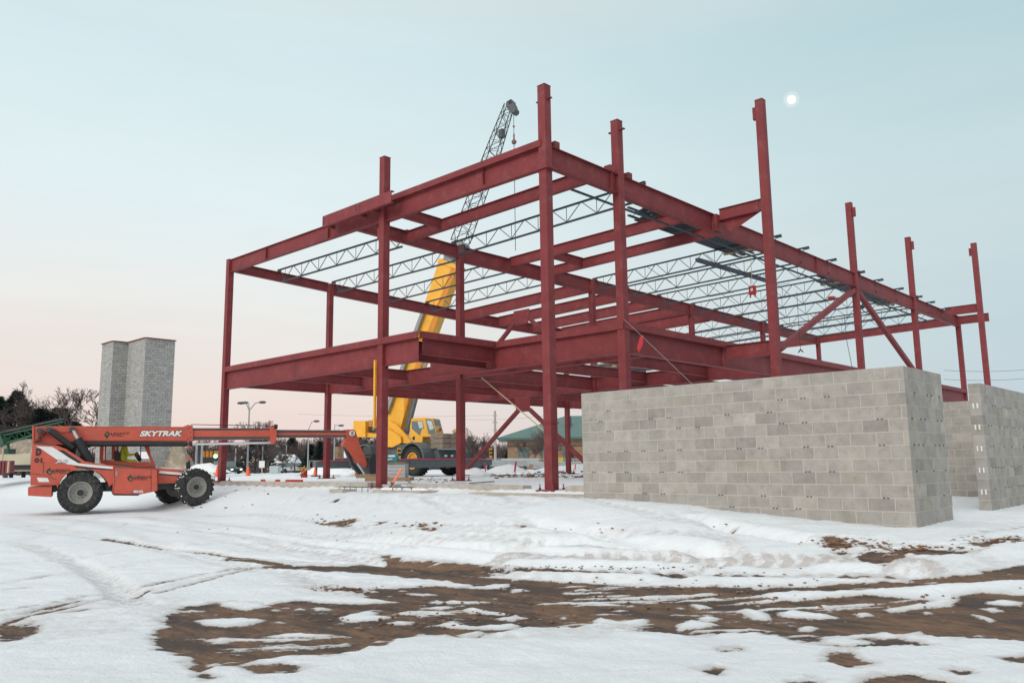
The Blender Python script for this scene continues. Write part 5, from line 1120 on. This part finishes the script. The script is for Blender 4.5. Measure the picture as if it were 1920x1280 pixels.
# long pipes/flat trailers by the fence
for i, (x0, x1, y_, d) in enumerate(((913, 992, 873, 62), (1000, 1102, 877, 58), (940, 1010, 869, 70))):
    a = at(x0, y_, d); b = at(x1, y_, d); b.z = a.z; t = thing('pipe_rack', a.lerp(b, .5), ('long pale pipe rack lying left of the corner column', 'long pale pipe rack lying right of the corner column', 'pale pipe rack farthest back by the fence')[i], 'pipes', 'pale pipe racks')
    for k in range(4): MB().tube(a + Vector((0, 0, .12 * k)), b + Vector((0, 0, .12 * k)), .07, n=8).build('pipe', PIPE, t)
    for k in range(3): q = a.lerp(b, .1 + .4 * k); MB().box(q.x - .1, q.x + .1, q.y - .1, q.y + .1, -.85, q.z - .05).build('stand', DGR, t)
pbox(1022, 868, 1048, 878, 60, 1.5, mat('dull_green', (.10, .22, .17), .7), 'storage_box', 'dull green storage box left of the corner column', 'box', 'site storage boxes')
pbox(505, 873, 521, 887, 80, 1.0, mat('cabinet_gray', (.45, .5, .52), .6), 'utility_cabinet', 'pale grey utility cabinet standing by the road', 'cabinet', 'utility cabinets')
pbox(392, 871, 408, 887, 78, 1.0, MATS['cabinet_gray'], 'utility_cabinet', 'pale grey cabinet just left of the far left column', 'cabinet', 'utility cabinets')

# fences
def fence(x0, y0, x1, y1, d0, d1, n, h, label):
    a = at(x0, y0, d0); b = at(x1, y1, d1); t = thing('chain_link_fence', a.lerp(b, .5), label, 'fence', 'chain link fences'); r_ = MB()
    for k in range(n + 1):
        q = a.lerp(b, k / n); MB().tube(q, q + Vector((0, 0, h)), .04, n=6).build('post', STL, t)
    r_.tube(a + Vector((0, 0, h)), b + Vector((0, 0, h)), .03, n=5).tube(a + Vector((0, 0, .1)), b + Vector((0, 0, .1)), .02, n=5); r_.build('rail', STL, t)
    ms = MB(); L = (b - a).length; s_ = 0
    while s_ < L: 
        p0 = a.lerp(b, s_ / L); p1 = a.lerp(b, min(1, (s_ + h) / L)); ms.tube(p0 + Vector((0, 0, .05)), p1 + Vector((0, 0, h)), .006, n=3, cap=False).tube(p0 + Vector((0, 0, h)), p1 + Vector((0, 0, .05)), .006, n=3, cap=False); s_ += .28
    ms.build('mesh', STL, t)
fence(912, 884, 1240, 886, 84, 84, 14, 1.35, 'pale chain link fence in front of the green roofed building'); fence(580, 886, 760, 886, 82, 82, 8, 1.2, 'chain link fence behind the crane on the left')

# ------------------------------------------------------------ background: poles, signals, cars, houses
def lamp_pole(px_, ybase, ytop, d, arms, label, r=.09, m=STL):
    b = at(px_, ybase, d); top = at(px_, ytop, d); b.z = gz(b.x, b.y) - .1; t = thing('street_lamp', b, label, 'street lamp', 'street lamps behind the site')
    MB().tube((b.x, b.y, b.z), (b.x, b.y, top.z), r, r * .6, 8).build('pole', m, t); rx = Vector((RX.x, RX.y, 0)).normalized()
    for (dx, dy, back) in arms:
        e = Vector((b.x, b.y, top.z)) + rx * (dx * d / F) + Vector((0, 0, dy * d / F)) + Vector((RZ.x, RZ.y, 0)) * back; s0 = Vector((b.x, b.y, top.z)); mid = s0.lerp(e, .6) + Vector((0, 0, dy * d / F * .3))
        MB().path([s0, mid, e], .045).build('arm', m, t); MB().ball(e + rx * math.copysign(.3, dx), .32, 8, (1.3, 1.0, .4)).build('lamp_head', DGR, t)
lamp_pole(463.5, 880, 768, 70, ((-10, 14, 0), (-13, 17, 1.5), (18, 15, 0)), 'tall street lamp with three heads on splayed arms right of the far left column', mat and .1)
lamp_pole(577, 880, 803, 85, ((9, 14, 0),), 'single arm street lamp seen right of the boom joint'); lamp_pole(626, 880, 795, 90, ((7, -2, 0),), 'single arm street lamp behind the second far column', .08)
lamp_pole(536, 878, 834, 120, ((-8, 2, 0),), 'small street lamp among the far trees', .09)
def pole(px_, y0, y1, d, r, m, label, bars=()):
    b = at(px_, y0, d); tp = at(px_, y1, d); t = thing('utility_pole', b, label, 'utility pole', 'utility poles'); MB().tube((b.x, b.y, gz(b.x, b.y) - .2), (b.x, b.y, tp.z), r, r * .8, 8).build('pole', m, t); rx = Vector((RX.x, RX.y, 0)).normalized()
    for yb, wpx in bars: q = at(px_, yb, d); c_ = Vector((b.x, b.y, q.z)); MB().bar(c_ - rx * wpx * d / F, c_ + rx * wpx * d / F, .12, .12).build('crossarm', m, t)
pole(929, 880, 769, 95, .16, mat('pale_pole', (.36, .32, .29), .8), 'pale wooden utility pole left of the green roofed building', ((778, 4), (791, 5), (805, 4)))
pole(908, 878, 819, 160, .15, BARK, 'distant utility pole with crossarms above the bare trees', ((819, 4), (822, 4)))
for x_, l_ in ((367, 'pale pole farthest left under the boom'), (377, 'thicker pale pole under the boom')): pole(x_, 884, 828, 95, .16, STL, l_)
pole(441, 880, 840, 110, .12, STL, 'thin pole right of the far left column'); pole(491.5, 880, 835, 105, .1, STL, 'thin pole above the white sign')
wr = 0
for (x0, y0, x1, y1, d, lb) in ((1770, 694, 2000, 684, 60, 'upper thin overhead wire at the far right'), (1770, 711, 2000, 700, 60, 'lower thin overhead wire at the far right'), (870, 786, 1035, 777, 100, 'overhead wire running past the utility pole'), (560, 776, 930, 778, 120, 'overhead wire behind the crane cab')):
    a = at(x0, y0, d); b = at(x1, y1, d); pts = [a.lerp(b, k / 10) - Vector((0, 0, .25 * (1 - (2 * k / 10 - 1) ** 2))) for k in range(11)]; solo('overhead_wire', MB().path(pts, .014, 4), BLA, lb, 'wire', 'overhead wires')
# traffic signals
sg = thing('traffic_signal', at(395, 884, 110), 'row of amber cased traffic signals on a span wire, one showing green', 'traffic signal')
for k, x_ in enumerate((382, 389, 396, 403.5, 409)):
    p = at(x_, 851, 110); MB().box(p.x - .15, p.x + .15, p.y - .15, p.y + .15, p.z - .42, p.z + .42).build('signal_head', EOR, sg, bevel=.04)
p = at(404, 855, 109.3); MB().ball(p, .27, 10).build('green_lamp', EGR, sg); MB().tube(at(375, 844, 110), at(415, 843, 110), .03, n=4).build('span_wire', BLA, sg); MB().tube(at(415, 884, 110), at(415, 840, 110), .1, n=8).build('pole', STL, sg)
snb = thing('road_sign', at(491, 887, 80), 'white blank backed sign on a pale post by the road', 'sign'); p = at(491, 870, 80); MB().obox(p, RX * .28, RZ * .02, (0, 0, .33)).build('panel', WHT, snb); q = at(491, 887, 80); MB().tube((q.x, q.y, q.z - .1), (p.x, p.y, p.z - .34), .05, n=6).build('post', PWD, snb)
# cars
def car_proto(m, name, label, suv, tail):
    t = thing(name, (0, 0, 0), label, 'car', 'cars on the road'); L, W_ = 4.6, 1.8; h = 1.72 if suv else 1.42; b = .9 if suv else .8
    MB().prism([(-L / 2, -W_ / 2, .35), (-L / 2, -W_ / 2, b), (-L / 2 + .3, -W_ / 2, b + .05), (L / 2 - 1.2, -W_ / 2, b), (L / 2, -W_ / 2, b - .18), (L / 2, -W_ / 2, .35)][::-1], (0, W_, 0)).build('body', m, t, bevel=.06)
    MB().prism([(-L / 2 + (.15 if suv else .6), -W_ / 2 + .1, b + .05), (-L / 2 + (.5 if suv else 1.2), -W_ / 2 + .1, h), (L / 2 - 2.1, -W_ / 2 + .1, h), (L / 2 - 1.25, -W_ / 2 + .1, b)][::-1], (0, W_ - .2, 0)).build('cabin', GLS, t, bevel=.05)
    MB().box(-L / 2 + (.55 if suv else 1.2), L / 2 - 2.1, -W_ / 2 + .12, W_ / 2 - .12, h - .0, h + .03).build('roof', m, t)
    for x in (-1.4, 1.4):
        for y in (-.85, .85): MB().tube((x, y - .1, .33), (x, y + .1, .33), .33, n=14).build('wheel', RUB, t)
    for y in (-.65, .65):
        MB().box(-L / 2 - .02, -L / 2 - .001, y - .15, y + .15, .65, .82).build('tail_light', ETL if tail else RDT, t); MB().box(L / 2 + .001, L / 2 + .02, y - .15, y + .15, .55, .70).build('headlight', EHL, t)
    return t
cars = [(425, 887, 105, True, mat('car_dark', (.03, .05, .055), .3), 40, 'dark green sport utility car with red tail lights beside the far left column'), (470, 886, 125, False, MATS['car_dark'], 35, 'dark car with red tail lights behind the orange cone'),
        (493, 886, 128, False, mat('car_red', (.3, .04, .05), .35), 40, 'dull red car behind the white sign'), (532, 886, 112, False, mat('car_white', (.7, .7, .72), .3), 215, 'white sedan with its headlights on right of the grey cabinet'), (556, 885, 120, False, MATS['car_dark'], 215, 'dark car with a headlight glowing left of the red post'),
        (640, 885, 110, False, MATS['car_red'], 30, 'dull red car with lit lamps behind the left outrigger'), (608, 885, 125, False, MATS['cabinet_gray'], 200, 'pale grey car behind the chain link fence')]
for i, (x, y, d, suv, m, ang, lb) in enumerate(cars):
    t = car_proto(m, 'parked_car' if False else 'road_car', lb, suv, ang < 90); p = at(x, y, d); t.location = (p.x, p.y, gz(p.x, p.y) - .02); t.rotation_euler = (0, 0, math.atan2(rv[1], rv[0]) + R(-ang if ang < 90 else -ang))
# houses
def house(px_, ybase, wpx, ywall, yridge, d, depth, wallm, roofm, label, gable_front=True, ov=.4):
    b0 = at(px_ - wpx / 2, ybase, d); b1 = at(px_ + wpx / 2, ybase, d); b1.z = b0.z; zw = at(px_, ywall, d).z; zr = at(px_, yridge, d).z; z0 = gz(b0.x, b0.y) - .3; r_ = (b1 - b0); L = r_.length; r_ /= L; f_ = Vector((RZ.x, RZ.y, 0)).normalized()
    t = thing('house', (b0.x, b0.y, z0), label, 'house', 'houses across the road'); P = lambda a, c, z: Vector((b0.x, b0.y, 0)) + r_ * a + f_ * c + Vector((0, 0, z))
    if gable_front:
        MB().prism([P(0, 0, z0), P(L, 0, z0), P(L, 0, zw), P(L / 2, 0, zr), P(0, 0, zw)], f_ * depth).build('wall', wallm, t)
        k = MB()
        for s_ in (0, 1):
            e = P(0 - ov, 0, zw - .3) if s_ == 0 else P(L + ov, 0, zw - .3); k.prism([e - f_ * ov, P(L / 2, -ov, zr + .05), P(L / 2, -ov, zr + .3), e - f_ * ov + Vector((0, 0, .25))], f_ * (depth + 2 * ov))
        k.build('roof', roofm, t)
    else:
        MB().prism([P(0, 0, z0), P(L, 0, z0), P(L, 0, zw), P(0, 0, zw)], f_ * depth).build('wall', wallm, t)
        MB().prism([P(-ov, -ov, zw), P(-ov, depth / 2, zr), P(-ov, depth + ov, zw)], r_ * (L + 2 * ov)).build('roof', roofm, t)
    win = MB().prism([P(L * .4, -.03, z0 + 2.2), P(L * .6, -.03, z0 + 2.2), P(L * .6, -.03, z0 + 3.6), P(L * .4, -.03, z0 + 3.6)], f_ * .02); win.build('window', GLS, t)
    return t, P, L
house(464, 884, 20, 862, 843, 130, 9, TAN, SNW, 'tan gabled house with snow on its roof behind the tall street lamp')
t_, P_, L_ = house(524, 884, 26, 872, 851, 125, 8, BARK, SNW, 'dark house with steep snow covered roof behind the white sedan', False); 
MB().prism([P_(L_ * .5, -.6, P_(0, 0, 0).z + .6), P_(L_ * .55, -.6, P_(0, 0, 0).z + .6), P_(L_ * .55, -.6, P_(0, 0, 0).z + .9), P_(L_ * .5, -.6, P_(0, 0, 0).z + .9)], (0.01, .1, 0)).build('lit_window', EWN, t_)
house(497, 884, 22, 868, 840, 135, 8, TAN, BARK, 'tan gabled house partly hidden by bare trees between the two snowy roofs')
t_, P_, L_ = house(668, 884, 70, 858, 834, 115, 10, mat('brown_wall', (.12, .09, .08), .8), SNW, 'long low building with snowy roof and chimney behind the telehandler nose', False)
p = at(635, 860, 113); q = at(635, 837, 113); MB().box(p.x - .5, p.x + .5, p.y - .5, p.y + .5, p.z, q.z).build('chimney', TBR, t_)
# green roofed building
def gb():
    d = 108.; a = at(952, 880, d); e = at(1260, 880, d); e.z = a.z; r_ = Vector((rv[0], rv[1], 0)); f_ = Vector((fv[0], fv[1], 0)); z0 = -1.2; ze = at(960, 820, d).z; zr = at(1060, 778, d + 9).z; L = 34.; D = 20.
    t = thing('office_building', (a.x, a.y, z0), 'tan brick building with green hipped roof behind the frame', 'building'); P = lambda u, v, z: Vector((a.x, a.y, 0)) + r_ * u + f_ * v + Vector((0, 0, z))
    MB().prism([P(0, 0, z0), P(L, 0, z0), P(L, 0, ze), P(0, 0, ze)], f_ * D).build('wall', TBR, t)
    ov = 1.4; rf = MB(); A = [P(-ov, -ov, ze - .05), P(L + ov, -ov, ze - .05), P(L + ov, D + ov, ze - .05), P(-ov, D + ov, ze - .05), P(8.5, D / 2, zr), P(L - 8.5, D / 2, zr)]
    rf.v = [tuple(x) for x in A]; 
    for f in ((0, 1, 5, 4), (1, 2, 5), (2, 3, 4, 5), (3, 0, 4), (0, 3, 2, 1)): rf.face(list(f))
    sub(rf.build('roof', GRF, t)); MB().bar(P(-ov, -ov, ze - .15), P(L + ov, -ov, ze - .15), .3, .25).build('fascia', mat('green_fascia', (.05, .13, .11), .5), t)
    for z in (z0 + 1.2, z0 + 3.4): MB().bar(P(0, -.03, z), P(L, -.03, z), .05, .12).build('brick_band', mat('dark_band', (.1, .07, .06), .9), t)
    for k in range(11):
        u = 1.4 + k * 3.0; w_ = sub(MB().prism([P(u, -.04, z0 + 2.0), P(u + 1.5, -.04, z0 + 2.0), P(u + 1.5, -.04, z0 + 3.2), P(u, -.04, z0 + 3.2)], f_ * .02).build('window', GLS, t)); MB().prism([P(u + .35, -.06, z0 + 2.0), P(u + .55, -.06, z0 + 2.0), P(u + .55, -.06, z0 + 3.2), P(u + .35, -.06, z0 + 3.2)], f_ * .015).build('mullion', GRF, w_)
    p = at(1066, 862, d - 1); MB().prism([P(7.0, -.3, z0), P(8.6, -.3, z0), P(8.6, -.3, z0 + 1.2), P(7.8, -.3, z0 + 1.9), P(7.0, -.3, z0 + 1.2)], f_ * .3).build('entrance', mat('entrance_teal', (.03, .22, .17), .5), t)
    q = at(1065, 782, d + 5); MB().box(q.x - .35, q.x + .35, q.y - .3, q.y + .3, q.z - 1.4, q.z + .1).build('roof_vent', mat('vent_blue', (.05, .10, .14), .5), t)
gb()
pbox(1042, 857, 1056, 873, 70, 2, mat('yellow_sheet', (.55, .36, .05), .7), 'yellow_panel', 'yellow panel standing beside the corner column in the distance', 'panel')
# far left: green conveyor, trailer, forms
cv = thing('conveyor', at(20, 815, 60), 'green lattice conveyor arm sloping up over the spoil heap at far left', 'conveyor')
a = at(-80, 835, 60); b = at(118, 790, 60); mbv = MB()
for o_ in (0, .9): mbv.tube(a - Vector((0, 0, o_)), b - Vector((0, 0, o_ * .4)), .08, n=6)
for k in range(14): p0 = a.lerp(b, k / 14); p1 = a.lerp(b, (k + 1) / 14); mbv.tube(p0, p1 - Vector((0, 0, .9 * (1 - .6 * (k + 1) / 14))), .04, n=4).tube(p0 - Vector((0, 0, .9 * (1 - .6 * k / 14))), p0, .035, n=4)
mbv.build('truss', GRN, cv); MB().bar(a + Vector((0, 0, .28)), b + Vector((0, 0, .22)), .5, .05).build('belt', BLA, cv); MB().bar(at(-5, 829, 60), at(8, 822, 60), .5, .8).build('drive_housing', GRN, cv)
MB().bar(at(-60, 884, 60), at(-60, 832, 60), .3, .3).build('support', GRN, cv); MB().bar(at(20, 884, 60), at(14, 822, 60), .15, .15).build('support', GRN, cv)
pbox(-60, 852, 56, 872, 48, 2.4, BEI, 'site_trailer', 'long beige skip behind the rear of the telehandler', 'trailer')
pbox(-60, 873, 58, 882, 48.5, 2.0, BLA, 'flatbed', 'black low flatbed below the beige skip', 'flatbed')
fmz = thing('form_stack', at(12, 886, 40), 'stack of dark red steel forms at the far left edge', 'forms')
for k in range(4): 
    x0 = 0 + k * 6.2; a = at(x0 - 4, 887, 40); r_ = at(x0 + .5, 887, 40) - a; r_.z = 0; MB().prism([a, a + r_, a + r_ + Vector((0, 0, .62)), a + Vector((0, 0, .62))], f_ * .3).build('form', mat('dark_red', (.16, .02, .03), .6), fmz)
pbox(12.5, 864, 15, 886, 39.8, .08, PWD, 'timber_post', 'pale timber post standing in front of the red forms', 'timber'); pbox(2.6, 840, 4, 866, 47, .1, PWD, 'timber_post', 'thin tan ladder rail at the far left edge', 'timber')
pbox(5.5, 841, 14, 851, 60, 1, BLA, 'machine_box', 'small black machine box on the spoil heap at far left', 'machine')

# ------------------------------------------------------------ trees
def bare_tree(seed, H_=10., spread=1.0, levels=6, r0=.19, fork=.25):
    rs_ = random.Random(seed); mb = MB(); tk = MB()
    def grow(p, d, L, r, lv):
        n = 3; q = p; dd = d.copy()
        for k in range(n):
            dd = (dd + Vector((rs_.gauss(0, .13), rs_.gauss(0, .13), rs_.gauss(.03, .06)))).normalized(); e = q + dd * (L / n); r2 = r * (1 - .13)
            (tk if lv == 0 else mb).tube(q, e, r, r2, 6 if lv < 2 else 4 if lv < 3 else 3, cap=False)
            if lv > 0 and lv < levels and rs_.random() < .55: side(e, dd, L * .55, r2 * .5, lv + 1)
            q = e; r = r2
        if lv < levels:
            for k in range(rs_.choice((2, 2, 3))): side(q, dd, L * rs_.uniform(.62, .85), r * rs_.uniform(.6, .75), lv + 1)
    def side(p, dd, L, r, lv):
        ax_ = dd.orthogonal().normalized(); ax_.rotate(Matrix.Rotation(rs_.uniform(0, 6.28), 3, dd)); nd = dd.copy(); nd.rotate(Matrix.Rotation(rs_.uniform(.3, .75) * spread, 3, ax_)); nd.z += .12; nd.normalize(); grow(p, nd, L, max(r, .015), lv)
    grow(Vector((0, 0, 0)), Vector((0, 0, 1)), H_ * fork, r0, 0); return tk, mb
BT = []
for sd in range(5):
    tk, cr_ = bare_tree(sd + 40, 10, 1.0 if sd < 3 else 1.2, 6, .2, (.27, .22, .30, .2, .25)[sd]); BT.append((tk, cr_))
def tree_proto(i, label):
    t = thing('bare_tree', (0, 0, 0), label, 'tree', 'bare trees beyond the site'); BT[i][0].build('trunk', BARK, t); BT[i][1].build('crown', TWG, t); return t
protos = {}
def put_tree(i, px_, ytop, d, label, wide=1.):
    b = at(px_, 876, d); z0 = gz(b.x, b.y) - .1; top = at(px_, ytop, d).z; s_ = (top - z0) / 10.2 * (1 / HT[i]); M_ = Matrix.Translation((b.x, b.y, z0)) @ Matrix.Rotation(random.uniform(0, 6.28), 4, 'Z') @ Matrix.Diagonal((s_ * wide, s_ * wide, s_, 1))
    if i not in protos: protos[i] = tree_proto(i, label); protos[i].matrix_world = M_; return
    dup(protos[i], M_, label)
HT = [max(p[2] for p in BT[i][1].v) / 10.2 for i in range(5)]
put_tree(2, 93, 716, 84, 'tall bare tree with a loose open crown left of the block shaft', 1.5); put_tree(1, 140, 722, 80, 'broad dense bare tree close to the left side of the block shaft', 1.25); put_tree(0, 172, 738, 86, 'bare tree partly hidden behind the block shaft'); put_tree(3, 12, 730, 96, 'bare tree with crown showing behind the dark conifer at far left', 1.0)
put_tree(4, 118, 742, 90, 'smaller bare tree between the two tall ones', 1.)
put_tree(1, 484, 786, 105, 'bare tree rising above the boom just right of the tall street lamp', 1.3); put_tree(3, 497, 788, 108, 'bare tree rising above the boom left of the boom joint', .9)
put_tree(2, 893, 800, 105, 'bare tree framed between the third column and the diagonal brace', 1.4); put_tree(0, 1022, 800, 90, 'bare tree in front of the green roof', .9); put_tree(4, 1037, 806, 88, 'slender bare tree in front of the green roof beside the corner column', .9); put_tree(1, 985, 822, 86, 'low spreading bare tree in front of the tan brick wall', 1.6); put_tree(3, 1075, 835, 86, 'low bare tree between corner column and the block wall', 1.5); put_tree(2, 1003, 815, 92, 'bare tree before the left windows of the brick building', 1.1)
put_tree(0, 508, 838, 100, 'bare tree in front of the steep snowy roof, left side', 1.6); put_tree(3, 534, 842, 98, 'bare tree in front of the steep snowy roof, right side', 1.6); put_tree(1, 470, 834, 104, 'bare tree beside the tan gabled house', 1.3); put_tree(2, 553, 826, 110, 'bare tree between the snowy roof and the telehandler boom', 1.4)
put_tree(4, 340, 846, 100, 'small bare tree right of the block shaft', 1.3)
rs = random.Random(11); k = 0
rows = []
for x in np.arange(330, 905, 13.5): rows.append((x + rs.uniform(-5, 5), rs.uniform(806, 836) if x < 520 else rs.uniform(800, 832), rs.uniform(135, 190)))
for x in np.arange(880, 1110, 15): rows.append((x + rs.uniform(-5, 5), rs.uniform(828, 846), rs.uniform(140, 170)))
for x in np.arange(-60, 180, 24): rows.append((x + rs.uniform(-5, 5), rs.uniform(790, 815), rs.uniform(120, 150)))
for (x, y, d) in rows: put_tree(rs.randrange(5), x, y, d, 'bare grey brown tree in the far tree line behind the road', rs.uniform(1., 1.5))
# conifers
def conifer(px_, ytop, d, wid, label, seed, taper=1., z_lo=.08):
    b = at(px_, 878, d); z0 = gz(b.x, b.y) - .1; H_ = at(px_, ytop, d).z - z0; rs_ = random.Random(seed); t = thing('conifer_tree', (b.x, b.y, z0), label, 'tree', 'dark conifers'); B = Vector((b.x, b.y, z0))
    MB().tube(B, B + Vector((0, 0, H_ * .96)), .22, .03, 8).build('trunk', BARK, t); mb = MB(); n = int(3200 * H_ / 8)
    for k in range(n):
        h = rs_.uniform(z_lo, 1) ** .8; rr_ = wid * ((1 - h) ** taper + .05) * rs_.uniform(.35, 1.05) * (1 + .25 * math.sin(h * 23 + seed)); th = rs_.uniform(0, 6.28); c = B + Vector((math.cos(th) * rr_, math.sin(th) * rr_, h * H_ - rr_ * .15)); dr = Vector((math.cos(th), math.sin(th), rs_.uniform(-.1, .6))).normalized(); L = rs_.uniform(.3, .8); sd_ = dr.orthogonal().normalized(); sd_.rotate(Matrix.Rotation(rs_.uniform(0, 3.14), 3, dr))
        i0 = len(mb.v); mb.v += [tuple(c - dr * L * .4), tuple(c + sd_ * .11), tuple(c + dr * L * .6), tuple(c - sd_ * .11)]; mb.face([i0, i0 + 1, i0 + 2, i0 + 3])
    mb.build('crown', NEED, t)
conifer(22, 732, 88, 4.0, 'large dark conifer at the far left edge', 1, .75); conifer(-14, 742, 84, 3.6, 'dark conifer cut by the left picture edge', 2, .8)
conifer(70, 766, 82, 1.7, 'rounded dark conifer left of the tall bare tree', 3, .4, .2); conifer(106, 764, 83, 2.0, 'rounded dark conifer right behind the tall bare tree', 4, .4, .2); conifer(45, 778, 86, 1.6, 'small dark conifer between the two larger ones', 6, .8)
conifer(478, 822, 112, 3.2, 'dark spreading conifer behind the pole between the two tan houses', 5, .7); conifer(583, 834, 105, 1.6, 'dark conifer left of the second far column', 7, .8); conifer(600, 828, 104, 1.7, 'brownish dark conifer beside the second far column', 8, .9); conifer(547, 812, 150, 2.2, 'tall dark conifer in the far tree line', 9, .9); conifer(955, 845, 110, 1.4, 'small dark conifer beside the utility pole', 10, .9)
conifer(130, 790, 84, 2.2, 'low dark bushy conifer at the foot of the broad bare tree', 12, .5)
# far wood as one mass of stems and brush
fw = MB(); rs = random.Random(3)
for k in range(30000):
    x = rs.uniform(-250, 2150); d = rs.uniform(150, 230)
    if 1100 < x < 1700 and rs.random() < .6: continue
    b = at(x, 877, d); z0 = -1.2; h = rs.uniform(1.5, 6.2) * (1.15 if 520 < x < 720 else .95 if x < 1000 else .6) * d / 170; r_ = rs.uniform(.05, .22); lean = Vector((rs.gauss(0, .5), rs.gauss(0, .5), h))
    fw.tube((b.x, b.y, z0), Vector((b.x, b.y, z0)) + lean, r_, .01, 3, cap=False)
tag(fw.build('far_wood', TWG), 'far off grey brown leafless wood along the horizon', 'wood', kind='stuff')
bpy.context.view_layer.update()
print('objects', len(bpy.data.objects))
